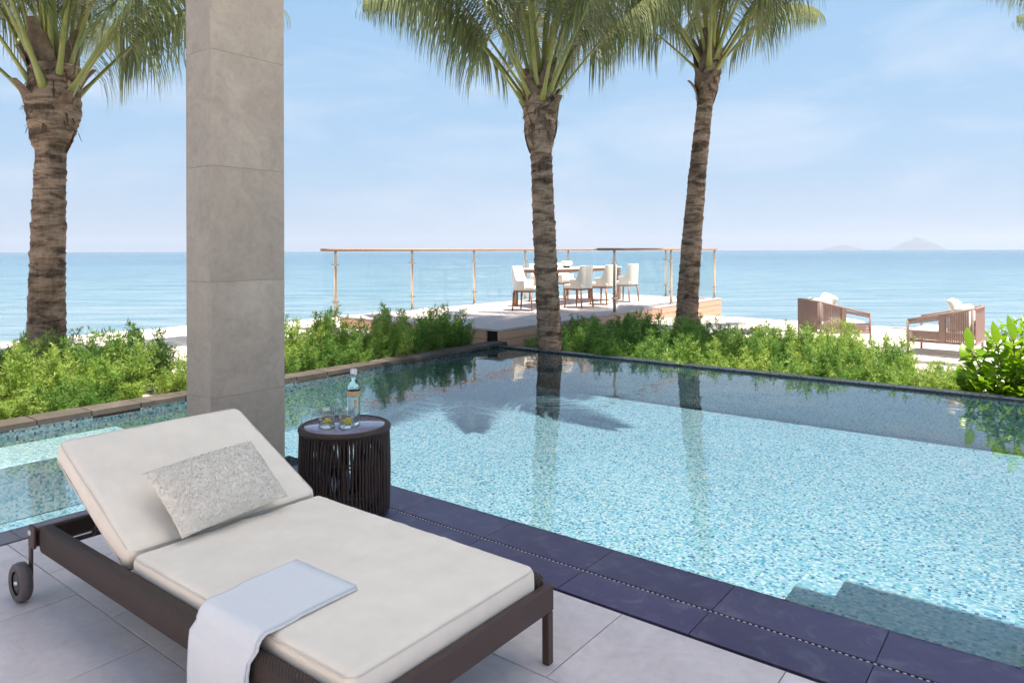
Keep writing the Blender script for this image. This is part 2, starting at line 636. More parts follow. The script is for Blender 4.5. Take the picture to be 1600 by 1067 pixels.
def m_boucle():
    t = NT('boucle_wool')
    v = t.coord()
    vo = t.node('TexVoronoi')
    vo.inputs['Scale'].default_value = 130
    t.l.new(v, vo.inputs['Vector'])
    n = t.noise(v, 45, 6, 0.75, 1.0)
    col = t.ramp(n, [(0.26, lin(196, 184, 168)), (0.42, lin(236, 227, 213)), (0.7, lin(250, 244, 234))])
    nm = t.bump(n, 0.7, 0.008)
    nm = t.bump(vo.outputs['Distance'], 0.4, 0.004, nm)
    return t.done(t.pbsdf(col, 0.95, nm, 0.1, 0.0, Sheen_Weight=0.4))
M['boucle'] = m_boucle()

def m_weave(name, c0, c1, sx=160, sy=160):
    t = NT(name)
    v = t.coord()
    w1 = t.node('TexWave', wave_type='BANDS', bands_direction='DIAGONAL')
    w1.inputs['Scale'].default_value = sx / 6.28
    w1.inputs['Distortion'].default_value = 0.7
    t.l.new(v, w1.inputs['Vector'])
    w2 = t.node('TexWave', wave_type='BANDS', bands_direction='X')
    w2.inputs['Scale'].default_value = sy / 6.28
    w2.inputs['Distortion'].default_value = 0.7
    t.l.new(v, w2.inputs['Vector'])
    h = t.mix(0.5, w1.outputs['Fac'], w2.outputs['Fac'])
    col = t.ramp(h, [(0.2, c0), (0.8, c1)])
    return t.done(t.pbsdf(col, 0.55, t.bump(h, 0.8, 0.004), 0.4))
M['wicker'] = m_weave('dark_wicker', lin(44, 33, 30), lin(84, 66, 58), 260, 420)
M['rope'] = m_plain('brown_rope', lin(58, 44, 40), 0.7, nscale=160, var=0.35, bump=0.4)
M['strap'] = m_plain('taupe_strap', lin(158, 126, 116), 0.6, nscale=60, var=0.15, bump=0.2)
M['brown_metal'] = m_plain('bronze_paint', lin(74, 56, 50), 0.42, 0.0, 120, 0.06)
M['tyre'] = m_plain('grey_rubber', lin(98, 90, 88), 0.55, nscale=40)
M['rim'] = m_plain('dark_rim', lin(56, 50, 52), 0.4)
M['steel'] = m_plain('brushed_steel', lin(200, 188, 172), 0.32, 0.85, 80, 0.05)
M['chrome'] = m_plain('bolt_steel', lin(225, 222, 220), 0.3, 0.6)
M['black_glass'] = m_plain('smoked_glass_top', lin(128, 124, 146), 0.10, 0.0, 3, 0.05, 0.0, 1.0)

def m_wood(name, a, b, scale=(1, 18, 18)):
    t = NT(name)
    n = t.noise(t.coord(scale), 2.5, 6, 0.6, 1.2)
    col = t.ramp(n, [(0.3, a), (0.7, b)])
    return t.done(t.pbsdf(col, 0.5, t.bump(n, 0.15, 0.004), 0.4))
M['teak'] = m_wood('teak', lin(140, 96, 70), lin(182, 136, 104))
M['rail_wood'] = m_wood('rail_timber', lin(150, 112, 84), lin(196, 156, 122))
M['plank'] = m_wood('fascia_timber', lin(196, 150, 124), lin(222, 182, 156))

def m_leaf(name, dark, lite, trans=0.35, rough=0.5, spec=0.4, nscale=2.5):
    t = NT(name)
    n = t.noise(t.coord(kind='Object'), nscale, 3, 0.6)
    inf = t.node('ObjectInfo')
    geo = t.node('NewGeometry')
    col = t.ramp(n, [(0.28, dark), (0.72, lite)])
    isl = t.ramp(geo.outputs['Random Per Island'], [(0.0, (0.62, 0.66, 0.6)), (0.55, (1, 1, 1)), (1.0, (1.25, 1.18, 0.95))])
    col = t.mix(1.0, col, isl, 'MULTIPLY')
    var = t.ramp(inf.outputs['Random'], [(0, (0.85, 0.9, 0.85)), (1, (1.1, 1.05, 1.0))])
    col = t.mix(1.0, col, var, 'MULTIPLY')
    p = t.pbsdf(col, rough, None, spec)
    tr = t.node('BsdfTranslucent')
    t.l.new(col, tr.inputs['Color'])
    mx = t.node('MixShader')
    mx.inputs['Fac'].default_value = trans
    t.l.new(p, mx.inputs[1])
    t.l.new(tr.outputs[0], mx.inputs[2])
    return t.done(mx.outputs[0])
M['frond'] = m_leaf('palm_leaflet', lin(100, 114, 70), lin(164, 168, 126), 0.36, 0.32, 0.8, 1.2)
M['petiole'] = m_leaf('palm_petiole', lin(130, 134, 62), lin(166, 162, 98), 0.0, 0.4, 0.5, 3)
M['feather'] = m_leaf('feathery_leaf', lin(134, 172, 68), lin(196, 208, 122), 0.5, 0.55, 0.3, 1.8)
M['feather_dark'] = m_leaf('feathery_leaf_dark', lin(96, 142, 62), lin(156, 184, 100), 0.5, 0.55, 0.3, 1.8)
M['stem'] = m_plain('shrub_stem', lin(92, 84, 52), 0.7)
M['broad'] = m_leaf('broad_leaf', lin(112, 158, 20), lin(170, 200, 40), 0.45, 0.35, 0.5, 3)
M['lemon'] = m_plain('lemon_flesh', lin(226, 200, 66), 0.5)
M['stone_bowl'] = m_plain('ceramic_bowl', lin(222, 208, 190), 0.5)

def m_trunk():
    t = NT('palm_trunk')
    v = t.coord()
    rings = t.noise(t.coord((2.6, 2.6, 10)), 1.0, 6, 0.62, 0.5)
    fine = t.noise(t.coord((30, 30, 8)), 1.0, 4, 0.7)
    patch = t.noise(v, 2.3, 4, 0.6)
    col = t.ramp(rings, [(0.38, lin(40, 31, 26)), (0.45, lin(112, 91, 76)), (0.58, lin(178, 153, 133)), (0.72, lin(116, 95, 80))])
    band = t.noise(t.coord((1.2, 1.2, 5.5)), 1.0, 3, 0.6, 0.8)
    col = t.mix(1.0, col, t.ramp(band, [(0.38, (0.52, 0.49, 0.47)), (0.47, (1.15, 1.13, 1.10)), (0.75, (1.38, 1.32, 1.26))]), 'MULTIPLY')
    col = t.mix(0.35, col, t.ramp(fine, [(0.3, lin(60, 48, 40)), (0.7, lin(170, 146, 126))]))
    col = t.mix(0.4, col, t.mix(1.0, col, t.ramp(patch, [(0.35, (0.5, 0.47, 0.45)), (0.65, (1.15, 1.1, 1.05))]), 'MULTIPLY'))
    nm = t.bump(rings, 0.8, 0.05)
    nm = t.bump(fine, 0.5, 0.01, nm)
    return t.done(t.pbsdf(col, 0.85, nm, 0.2))
M['trunk'] = m_trunk()
M['boot'] = m_plain('palm_leaf_base', lin(112, 92, 76), 0.85, nscale=14, var=0.45, bump=0.7)
M['fibre'] = m_plain('palm_fibre', lin(96, 70, 52), 0.9, nscale=40, var=0.5, bump=0.8)
M['island'] = m_plain('island_forest', lin(70, 88, 70), 0.9, nscale=0.01, var=0.3)

# ------------------------------------------------------------------ the setting: sea, sand, pool, terrace
SEA_Z = -2.0
mb = MB()
ang = [R(a) for a in range(0, 361, 6)]
rr = [3, 30, 120, 500, 2000, 6000, 15000]
mb.add([(0, 0, 0)] + [(r * math.cos(a), r * math.sin(a), 0) for r in rr for a in ang[:-1]],
       [(0, 1 + k, 1 + (k + 1) % 60) for k in range(60)] +
       [(1 + i * 60 + k, 1 + (i + 1) * 60 + k, 1 + (i + 1) * 60 + (k + 1) % 60, 1 + i * 60 + (k + 1) % 60) for i in range(len(rr) - 1) for k in range(60)])
sea = mb.build('sea', M['sea'])
sea.location = (0, 0, SEA_Z)
sea['kind'] = 'structure'

S_IN, S_OUT, T_IN, T_OUT = -4.50, -7.02, 3.13, 8.77      # water edges of the L-shaped pool
WATER_Z, FLOOR_Z = -0.03, -0.56

def sand_z(s, t):
    d = max(-12.2 - s, t - 15.0)
    base = -0.06 + 0.05 * noise.noise(Vector((s * 0.7, t * 0.7, 3))) + 0.03 * noise.noise(Vector((s * 2.3, t * 2.3, 1)))
    if t < 8.9:
        base += 0.10 * max(0, min(1, (-8.6 - s) / 2.5)) * (1 + 0.6 * noise.noise(Vector((s * 0.9, t * 0.5, 8))))
    if s > -7.2:
        k_ = max(0.0, min(1.0, (t - 9.5) / 2.2))
        base -= 0.46 * (1 - k_ * k_ * (3 - 2 * k_))
    if d > -1.0:
        q = (d + 1.0)
        base -= 0.012 * q * q if q < 6 else 0.43 + 0.14 * (q - 6)
    return max(base, -3.2)
mb = MB()
mb.grid(lambda i, j: (lambda s, t: (s, t, sand_z(s, t)))(-34 + i * (34 - 7.29), -22 + j * 52), 90, 150)
mb.grid(lambda i, j: (lambda s, t: (s, t, sand_z(s, t)))(-7.29 + i * 37.29, 8.96 + j * 21.04), 120, 80)
struct('sand', mb, M['sand'])

# pool basin (floor and walls, L-shaped)
mb = MB()
z0, z1 = FLOOR_Z, WATER_Z - 0.004
S_R, T_B = 8.0, -4.0
mb.add([(S_OUT, T_IN, z0), (S_R, T_IN, z0), (S_R, T_OUT, z0), (S_OUT, T_OUT, z0)], [(0, 1, 2, 3)])
mb.add([(S_OUT, T_B, z0), (S_IN, T_B, z0), (S_IN, T_IN, z0), (S_OUT, T_IN, z0)], [(0, 1, 2, 3)])
def wall(a, b):
    mb.add([(a[0], a[1], z0), (b[0], b[1], z0), (b[0], b[1], 0.0), (a[0], a[1], 0.0)], [(0, 1, 2, 3)])
wall((S_OUT, T_OUT), (S_R, T_OUT))
wall((S_OUT, T_B), (S_OUT, T_OUT))
wall((S_IN, T_B), (S_IN, T_IN))
wall((S_IN, T_IN), (S_R, T_IN))
struct('pool_basin', mb, M['mosaic'])
mb = MB()
mb.add([(S_OUT, T_IN, WATER_Z), (S_R, T_IN, WATER_Z), (S_R, T_OUT, WATER_Z), (S_OUT, T_OUT, WATER_Z),
        (S_OUT, T_B, WATER_Z), (S_IN, T_B, WATER_Z), (S_IN, T_IN, WATER_Z)], [(0, 6, 1, 2, 3), (4, 5, 6, 0)])
struct('pool_water', mb, M['water'])
# steps into the pool at the right, ledge along the left arm
mb = MB()
mb.box(-0.86, S_R - 0.01, T_IN + 0.003, 3.93, FLOOR_Z + 0.003, -0.15, 0.006)
mb.box(-1.10, S_R - 0.02, T_IN + 0.006, 4.16, FLOOR_Z + 0.003, -0.24, 0.006)
struct('pool_steps', mb, M['mosaic'])
mb = MB()
mb.box(S_OUT + 0.003, -6.35, T_B + 0.003, 3.0, FLOOR_Z + 0.003, -0.13, 0.006)
struct('pool_ledge', mb, M['mosaic_pale'])

# terrace: bed, stone tiles, slate coping, drain
mb = MB()
mb.box(-4.30, 8, -6, 2.61, -0.6, -0.006)
ter = struct('terrace_floor', mb, M['grout'])
TL, TW, G = 0.66, 0.75, 0.004
def tile_mesh(lx, ly, h=0.02, c=0.0015):
    q = MB()
    q.slab(-lx / 2, lx / 2, -ly / 2, ly / 2, -h, 0, c)
    return q.mesh('tile')
_cache = {}
def tile(name, parent, s0, s1, t0, t1, m, z=0.0, h=0.02, g=G, jz=0.0):
    key = (round(s1 - s0, 3), round(t1 - t0, 3), m.name, h)
    if key not in _cache:
        me = tile_mesh(s1 - s0 - g, t1 - t0 - g, h)
        me.materials.append(m)
        _cache[key] = me
    o = bpy.data.objects.new(name, _cache[key])
    C.objects.link(o)
    o.parent = parent
    o.location = ((s0 + s1) / 2, (t0 + t1) / 2, z + rnd.uniform(-jz, jz))
    return o
rows = [(2.05, 2.60), (1.30, 2.05), (0.55, 1.30), (-0.20, 0.55), (-0.95, -0.20), (-1.7, -0.95)]
for k, (t0, t1) in enumerate(rows):
    s = -4.29
    off = -3.42 if k % 2 == 0 else -3.09
    edges = [s] + [off + TL * i for i in range(-3, 12) if off + TL * i > s + 0.08] 
    for e0, e1 in zip(edges, edges[1:]):
        tile('tile', ter, e0, e1, t0, t1, M['tile'], jz=0.0006)
# slate coping: a bed under two rows of slabs, with the drain between them
mb = MB()
mb.box(-4.5, 8, 2.613, T_IN - 0.02, -0.6, -0.022)
mb.box(-4.48, -4.303, -6, 2.610, -0.6, -0.022)
cop = struct('pool_coping', mb, M['dark_gap'])
for i in range(-5, 14):
    s0 = -1.78 + 0.62 * i
    if s0 < -4.5 - 0.3:
        continue
    a0 = max(s0, -4.50)
    tile('slab', cop, a0, s0 + 0.62, 2.622, 2.844, M['slate'], z=-0.002, g=0.003)
    tile('slab', cop, a0, s0 + 0.62, 2.856, T_IN, M['slate'], z=-0.002, g=0.003)
for i in range(0, 12):
    t1 = 2.616 - 0.62 * i
    tile('slab', cop, -4.50, -4.318, t1 - 0.62, t1, M['slate_light'], z=-0.002, g=0.003)
mb = MB()
k = -4.48
while k < 3.2:
    mb.slab(k, k + 0.011, 2.8455, 2.8545, -0.02, -0.004, 0.001)
    k += 0.024
dr = mb.build('drain_grating', m_plain('drain_bar', lin(196, 188, 178), 0.5), cop)
dr['kind'] = 'stuff'

# outer edges of the pool: stone curb on the left, thin dark overflow edge at the far side
mb = MB()
mb.box(S_OUT - 0.262, S_OUT - 0.006, T_B, T_OUT + 0.2, -0.6, 0.0)
curb = struct('pool_curb', mb, M['dark_gap'])
t = T_OUT + 0.18
while t > -1.5:
    L = 0.44
    tile('stone', curb, S_OUT - 0.27, S_OUT + 0.004, t - L, t, M['curb'], z=0.048, h=0.075, g=0.008, jz=0.003)
    t -= L
mb = MB()
mb.box(S_OUT + 0.01, S_R, T_OUT + 0.006, T_OUT + 0.17, -0.6, -0.035)
edge = struct('overflow_edge', mb, M['dark_gap'])
k = S_OUT + 0.01
while k < 6:
    tile('slab', edge, k, k + 0.62, T_OUT - 0.004, T_OUT + 0.176, M['edge_slate'], z=-0.008, h=0.03, g=0.004)
    k += 0.62

# unseen awning added over the terrace, sized for its shade on deck and steps
RT0, RT1, RS0, RS1 = 0.87, 4.27, -4.62, 2.1
mb = MB()
mb.grid(lambda i, j: (RS0 + 0.06 + (RS1 - RS0 - 0.12) * i, RT0 + 0.06 + (RT1 - RT0 - 0.12) * j, 4.56 - 0.10 * math.sin(math.pi * i) * math.sin(math.pi * j)), 20, 12)
roof = struct('added_awning', mb, M['awning'])
mb = MB()
for (a, b, c_, d) in ((RS0, RS1, RT0, RT0 + 0.12), (RS0, RS1, RT1 - 0.12, RT1), (RS0, RS0 + 0.12, RT0 + 0.121, RT1 - 0.121), (RS1 - 0.12, RS1, RT0 + 0.121, RT1 - 0.121)):
    mb.box(a, b, c_, d, 4.50, 4.70)
mb.build('added_awning_frame', M['brown_metal'], roof)
# unseen villa wall added behind the camera to bounce sunlight onto the terrace
mb = MB()
mb.box(-6.5, 9, -3.3, -3.0, 0.0, 4.4)
villa = mb.build('villa_bounce_wall', M['white_wall'])
villa.rotation_euler.z = TH
tag(villa, 'added white villa wall behind the terrace, out of the picture, bouncing sunlight', 'wall')

# ------------------------------------------------------------------ column
CS0, CS1, CT0, CT1 = -4.50, -4.20, 2.36, 2.89
col = thing('stone_column', 'square grey stone clad column standing behind the lounger at the terrace corner', 'column',
            W((CS0 + CS1) / 2, (CT0 + CT1) / 2, 0), TH)
hx, hy = (CS1 - CS0) / 2, (CT1 - CT0) / 2
mb = MB()
mb.box(-hx + 0.012, hx - 0.012, -hy + 0.012, hy - 0.012, 0.001, 4.5)
mb.build('core', M['clad'], col)
zs = [0.001, 0.58, 1.31, 2.04, 2.77, 3.50, 4.23, 4.498]
for za, zb in zip(zs, zs[1:]):
    g = 0.0006
    for nm, (x0, x1, y0, y1) in {'a': (hx - 0.012, hx, -hy, hy), 'b': (-hx, -hx + 0.012, -hy, hy),
                                 'c': (-hx + 0.0125, hx - 0.0125, -hy, -hy + 0.012), 'd': (-hx + 0.0125, hx - 0.0125, hy - 0.012, hy)}.items():
        q = MB()
        q.box(x0, x1, y0, y1, za + g, zb - g, 0.0008)
        q.build('stone_panel', M['clad'], col)

# ------------------------------------------------------------------ lounger
lo = thing('sun_lounger', 'wide dark wicker sun lounger with cream cushions, raised backrest and wheels', 'sun lounger', W(-2.5, 1.655, 0), TH)
def rail(y):
    o_ = link('side_rail', rounded_box(1.0, 0.030, 0.060, 0.026, 16), M['wicker'], lo)
    o_.location = (0, y, 0.262)
for y in (-0.455, 0.455):
    rail(y)
q = MB(); q.box(1.002, 1.035, -0.487, 0.487, 0.190, 0.288, 0.006); q.build('foot_bar', M['brown_metal'], lo)
q = MB(); q.box(-1.035, -1.002, -0.487, 0.487, 0.225, 0.305, 0.008); q.build('head_bar', M['brown_metal'], lo)
for y in (-0.468, 0.468):
    q = MB(); q.box(1.003, 1.033, y - 0.016, y + 0.016, 0.0, 0.1895, 0.003); q.build('leg', M['brown_metal'], lo)
q = MB()
for k in range(9):
    x = -0.24 + k * 0.145
    q.box(x, x + 0.07, -0.424, 0.424, 0.243, 0.258, 0.003)
q.build('slat_base', M['brown_metal'], lo)
for sg in (-1, 1):
    y = sg * 0.497
    q = MB()
    q.box(-1.045, -0.985, y - 0.007, y + 0.007, 0.225, 0.322, 0.004)
    q.box(-1.045, -1.020, y - 0.006, y + 0.006, 0.06, 0.226, 0.003)
    br = q.build('wheel_bracket', M['brown_metal'], lo)
    q = MB()
    q.tube([(-1.025, y - sg * 0.004, 0.290), (-1.025, y + sg * 0.0115, 0.290)], 0.012, 14)
    q.build('bolt', M['chrome'], br)
    wc = Vector((-1.045, y + sg * 0.034, 0.083))
    q = MB()
    prof = [(0.050, -0.020), (0.070, -0.025), (0.080, -0.018), (0.083, 0.0), (0.080, 0.018), (0.070, 0.025), (0.050, 0.020)]
    q.lathe(prof, 36)
    wh = q.build('wheel', M['tyre'], lo)
    wh.location = wc
    wh.rotation_euler = (R(90), 0, 0)
    q = MB()
    q.lathe([(0.0, -0.016), (0.03, -0.018), (0.052, -0.014), (0.052, 0.014), (0.03, 0.018), (0.0, 0.016)], 28)
    q.build('rim', M['rim'], wh)
    q = MB()
    q.tube([(0, 0, -0.034), (0, 0, 0.024)], 0.009, 12)
    q.build('axle', M['chrome'], wh)
# seat cushion
SHX, SHY, SHZ = 0.632, 0.425, 0.052
me = rounded_box(SHX, SHY, SHZ, 0.030, 84, 0.010, 0.0030, 1.3, 0.0028)
sc_ = link('seat_cushion', me, M['cushion'], lo)
sc_.location = (0.370, 0, 0.312)
seam(SHX - 0.004, SHY - 0.004, SHZ - 0.011, 0.04, 0.0032).build('piping', M['piping'], sc_)
seam(SHX - 0.004, SHY - 0.004, -SHZ + 0.012, 0.04, 0.0032).build('piping', M['piping'], sc_)
# backrest cushion, leaning on its support
BL, BA = 0.745, R(25)
BHX, BHY, BHZ = BL / 2, 0.425, 0.052
me = rounded_box(BHX, BHY, BHZ, 0.030, 84, 0.010, 0.0030, 7.7, 0.0028)
bc = link('backrest_cushion', me, M['cushion'], lo)
u_ = Vector((-math.cos(BA), 0, math.sin(BA)))
n_ = Vector((math.sin(BA), 0, math.cos(BA)))
low = Vector((-0.268, 0, 0.372))                   # front lower edge of its face
bc.location = low + u_ * (BHX) - n_ * BHZ
bc.rotation_euler = (0, BA, 0)
seam(BHX - 0.004, BHY - 0.004, BHZ - 0.011, 0.04, 0.0032).build('piping', M['piping'], bc)
seam(BHX - 0.004, BHY - 0.004, -BHZ + 0.012, 0.04, 0.0032).build('piping', M['piping'], bc)
q = MB()
q.box(-BHX + 0.01, BHX - 0.03, -0.40, 0.40, -0.012, 0.012, 0.004)
sp = q.build('backrest_support', M['brown_metal'], lo)
sp.location = low + u_ * BHX - n_ * (2 * BHZ + 0.014)
sp.rotation_euler = (0, BA, 0)
q = MB()
for y in (-0.30, 0.30):
    q.tube([(-0.72, y, 0.43), (-0.90, y, 0.25)], 0.011, 8)
q.tube([(-0.90, -0.41, 0.25), (-0.90, 0.41, 0.25)], 0.011, 8)
q.build('backrest_prop', M['brown_metal'], lo)

# pillow leaning on the backrest
pil = thing('scatter_pillow', 'nubby oatmeal wool scatter pillow leaning on the lounger backrest', 'pillow')
PW, PH, PT = 0.25, 0.168, 0.075
q = MB()
def pil_fn(sg):
    def fn(i, j):
        x, y = 2 * i - 1, 2 * j - 1
        k = max(0.0, (1 - abs(x) ** 2.6) * (1 - abs(y) ** 2.6)) ** 0.55
        pinch = 1 - 0.055 * (1 - x * x) * abs(y) ** 3
        pinx = 1 - 0.055 * (1 - y * y) * abs(x) ** 3
        p = Vector((x * PW * pinx, y * PH * pinch, sg * PT * k))
        if k > 0.02:
            d = 0.0035 * noise.noise(p * 60) + 0.0025 * noise.noise(p * 140) + 0.006 * noise.noise(p * 9)
            p.z += sg * d * min(1, k * 3)
        return p
    return fn
q.grid(pil_fn(1), 110, 76)
q.grid(pil_fn(-1), 50, 36)
pc = q.build('cover', M['boucle'], pil)
# fine wool loops standing off the cover
rl = random.Random(3)
q = MB()
f1 = pil_fn(1)
for k in range(9000):
    i, j = rl.random(), rl.random()
    p = f1(i, j)
    x, y = 2 * i - 1, 2 * j - 1
    nrm = Vector((x * abs(x) * 0.8, y * abs(y) * 0.8, 0.6)).normalized()
    d = (nrm + Vector((rl.gauss(0, .5), rl.gauss(0, .5), rl.gauss(0, .3)))).normalized() * rl.uniform(0.004, 0.010)
    sd = d.cross(Vector((rl.gauss(0, 1), rl.gauss(0, 1), rl.gauss(0, 1)))).normalized() * 0.0013
    q.add([p - sd, p + sd, p + d * 0.7 + sd, p + d + nrm * -0.002], [(0, 1, 2, 3)])
wl_ = q.build('wool_loops', M['boucle'], pil)
wl_['kind'] = 'stuff'
# place it on the face of the backrest: axes in lounger space, then to the world
q_rot = Matrix.Rotation(TH, 4, 'Z')
face = lo.location.to_tuple()
PA = R(38)                                        # lean of the pillow
pu = Vector((-math.cos(PA), 0, math.sin(PA)))
pn = Vector((math.sin(PA), 0, math.cos(PA)))
twist = R(4)
ax_w = Vector((0, 1, 0))
xax = (ax_w * math.cos(twist) + pu * math.sin(twist)).normalized()
yax = pn.cross(xax).normalized()
base_local = Vector((-0.215, -0.035, 0.388))
cen = base_local + pu * (PH * 0.96) + pn * 0.030
rotm = Matrix((xax, yax, pn)).transposed().to_4x4()
pil.matrix_world = Matrix.Translation(lo.location) @ q_rot @ Matrix.Translation(cen) @ rotm

# towel over the left edge
tw = thing('folded_towel', 'white folded towel draped over the near side of the lounger seat cushion', 'towel', lo.location, TH)
def towel_path(off):
    """cross-section from the folded end on the cushion over the edge and down"""
    pts = []
    top = 0.3785 + off
    ye = -0.412
    for k in range(9):
        y = -0.105 - (abs(ye) - 0.105 - 0.02) * k / 8
        pts.append((y, top - 0.003 * k / 8 - (0.006 if k > 6 else 0)))
    cy, cz, rr_ = -0.432, 0.335 , 0.036 + off
    for a in range(100, 181, 10):
        pts.append((cy - 0.0 + rr_ * math.cos(R(a)) - 0.0, cz + rr_ * math.sin(R(a))))
    y0 = pts[-1][0]
    # past the rail
    pts.append((-0.492 - off, 0.312))
    for k in range(1, 9):
        pts.append((-0.496 - off - 0.004 * k / 8, 0.312 - 0.034 * k))
    return pts
def towel_sheet(off, thick, x0, x1, seed, cut=0):
    q = MB()
    pin = towel_path(off)
    pout = towel_path(off + thick)
    nx = 26
    def pos(pp, i, k):
        y, z = pp[k]
        f = i / nx
        fl = max(0, k - 15) / 12
        skew = -0.020 * (len(pp) - 1 - k) / len(pp) * 0 + 0.10 * max(0, 1 - k / 10) * 0
        x = x0 + (x1 - x0) * f + 0.014 * fl * math.sin(6 * f + seed)
        wv = 0.012 * fl * math.sin(9 * f + seed * 2) + 0.004 * noise.noise(Vector((f * 4, k * 0.4, seed)))
        if k < 9:
            return (x + 0.012 * (1 - k / 9) * (f - 0.5), y, z + 0.0022 * noise.noise(Vector((f * 5, k * 0.5, seed))))
        return (x, y - abs(wv), z)
    m = len(pin)
    o = [pos(pout, i, k) for k in range(m) for i in range(nx + 1)] + [pos(pin, i, k) for k in range(m) for i in range(nx + 1)]
    N = m * (nx + 1)
    fs = []
    for k in range(m - 1):
        for i in range(nx):
            a = k * (nx + 1) + i
            fs.append((a, a + 1, a + nx + 2, a + nx + 1))
            fs.append((N + a, N + a + nx + 1, N + a + nx + 2, N + a + 1))
    for i in range(nx):
        fs.append((i, N + i, N + i + 1, i + 1))
        a = (m - 1) * (nx + 1) + i
        fs.append((a, a + 1, N + a + 1, N + a))
    for k in range(m - 1):
        a = k * (nx + 1)
        fs.append((a, a + nx + 1, N + a + nx + 1, N + a))
        a += nx
        fs.append((a, N + a, N + a + nx + 1, a + nx + 1))
    q.add(o, fs, True)
    return q
TX0, TX1 = 0.318, 0.645
towel_sheet(0.000, 0.0065, TX0, TX1, 1.0).build('lower_fold', M['towel'], tw)
towel_sheet(0.0075, 0.0065, TX0 + 0.004, TX1 - 0.006, 1.0).build('upper_fold', M['towel'], tw)

# ------------------------------------------------------------------ side table with bottle and tumblers
TBX, TBY, TBR, TBH = -0.965, 4.09, 0.262, 0.508
st = thing('side_table', 'round dark brown rope side table with glass top beside the column', 'side table', (TBX, TBY, 0), 0)
q = MB()
prof = []
for k in range(13):
    a = 2 * math.pi * k / 12
    prof.append((TBR - 0.022 + 0.022 * math.cos(a), TBH - 0.020 + 0.020 * math.sin(a)))
q.lathe(prof, 56)
q.build('top_rim', M['rope'], st)
q = MB(); q.lathe([(0.0, TBH - 0.03), (TBR - 0.035, TBH - 0.03), (TBR - 0.035, TBH - 0.0065), (TBR - 0.037, TBH - 0.005), (0.0, TBH - 0.005)], 56)
q.build('glass_top', M['black_glass'], st)
q = MB()
prof = [(TBR - 0.035 + 0.014 * math.cos(2 * math.pi * k / 10), 0.016 + 0.014 * math.sin(2 * math.pi * k / 10)) for k in range(11)]
q.lathe(prof, 48)
q.build('base_ring', M['brown_metal'], st)
q = MB()
rt = random.Random(5)
NS = 150
for k in range(NS):
    a = 2 * math.pi * k / NS
    tw_ = 0.07 * (1 if k % 2 else -1)
    for lay in (0,):
        pts = []
        for i in range(9):
            f = i / 8
            aa = a + tw_ * math.sin(math.pi * f) * (0.6 + 0.3 * math.sin(7 * a)) + 0.012 * rt.uniform(-1, 1)
            rr_ = (TBR - 0.014 - 0.006 * (k % 2)) + 0.006 * math.sin(math.pi * f)
            pts.append((rr_ * math.cos(aa), rr_ * math.sin(aa), 0.02 + (TBH - 0.045) * f))
        q.tube(pts, 0.0064, 6, False)
rs_ = q.build('rope_strands', M['rope'], st)
rs_['kind'] = 'stuff'
for zz in (0.17, 0.335):
    q = MB()
    q.loop([((TBR - 0.020) * math.cos(2 * math.pi * k / 48), (TBR - 0.020) * math.sin(2 * math.pi * k / 48), zz) for k in range(48)], 0.006, 6)
    q.build('hoop', M['brown_metal'], st)
for k in range(4):
    a = R(45 + 90 * k)
    q = MB()
    q.tube([((TBR - 0.04) * math.cos(a), (TBR - 0.04) * math.sin(a), 0.02), ((TBR - 0.04) * math.cos(a), (TBR - 0.04) * math.sin(a), TBH - 0.03)], 0.010, 8)
    q.build('leg', M['brown_metal'], st)

ZT = TBH - 0.0048
def at_top(u, v):
    p = px(u, v, ZT)
    return p
def m_liquid(name, col, rough=0.0):
    t_ = NT(name)
    return t_.done(t_.pbsdf(col, rough, None, 0.5, 0.0, Transmission_Weight=1.0, IOR=1.33))
M['clear_glass'] = m_liquid('bottle_glass', (0.93, 0.98, 0.98, 1))
M['label_print'] = m_plain('bottle_label', lin(196, 164, 130), 0.6, nscale=18, var=0.5)
M['label_blue'] = m_plain('bottle_label_band', lin(170, 214, 214), 0.6)
M['cap'] = m_plain('bottle_cap', lin(214, 214, 216), 0.35, 0.5)
bo = thing('water_bottle', 'tall clear glass bottle with printed label on the side table', 'bottle', at_top(552, 662))
q = MB()
q.lathe([(0.0, 0.0), (0.030, 0.0), (0.036, 0.006), (0.037, 0.03), (0.037, 0.205), (0.034, 0.228), (0.024, 0.246), (0.0165, 0.258), (0.0155, 0.285), (0.0165, 0.290), (0.0165, 0.297), (0.0, 0.297)], 36)
q.build('body', M['clear_glass'], bo)
q = MB(); q.lathe([(0.0376, 0.165), (0.0376, 0.195)], 36); q.build('neck_label', M['label_print'], bo)
q = MB()
q.grid(lambda i, j: (0.0376 * math.cos(-2.3 + 1.5 * i), 0.0376 * math.sin(-2.3 + 1.5 * i), 0.055 + 0.105 * j), 14, 4)
q.build('front_label', M['label_blue'], bo)
q = MB()
q.grid(lambda i, j: (0.0380 * math.cos(-1.30 + 0.42 * i), 0.0380 * math.sin(-1.30 + 0.42 * i), 0.10 + 0.05 * j), 8, 4)
q.build('label_emblem', M['label_print'], bo)
q = MB(); q.lathe([(0.0185, 0.288), (0.0195, 0.292), (0.0195, 0.316), (0.017, 0.319), (0.0, 0.319)], 28); q.build('cap', M['cap'], bo)
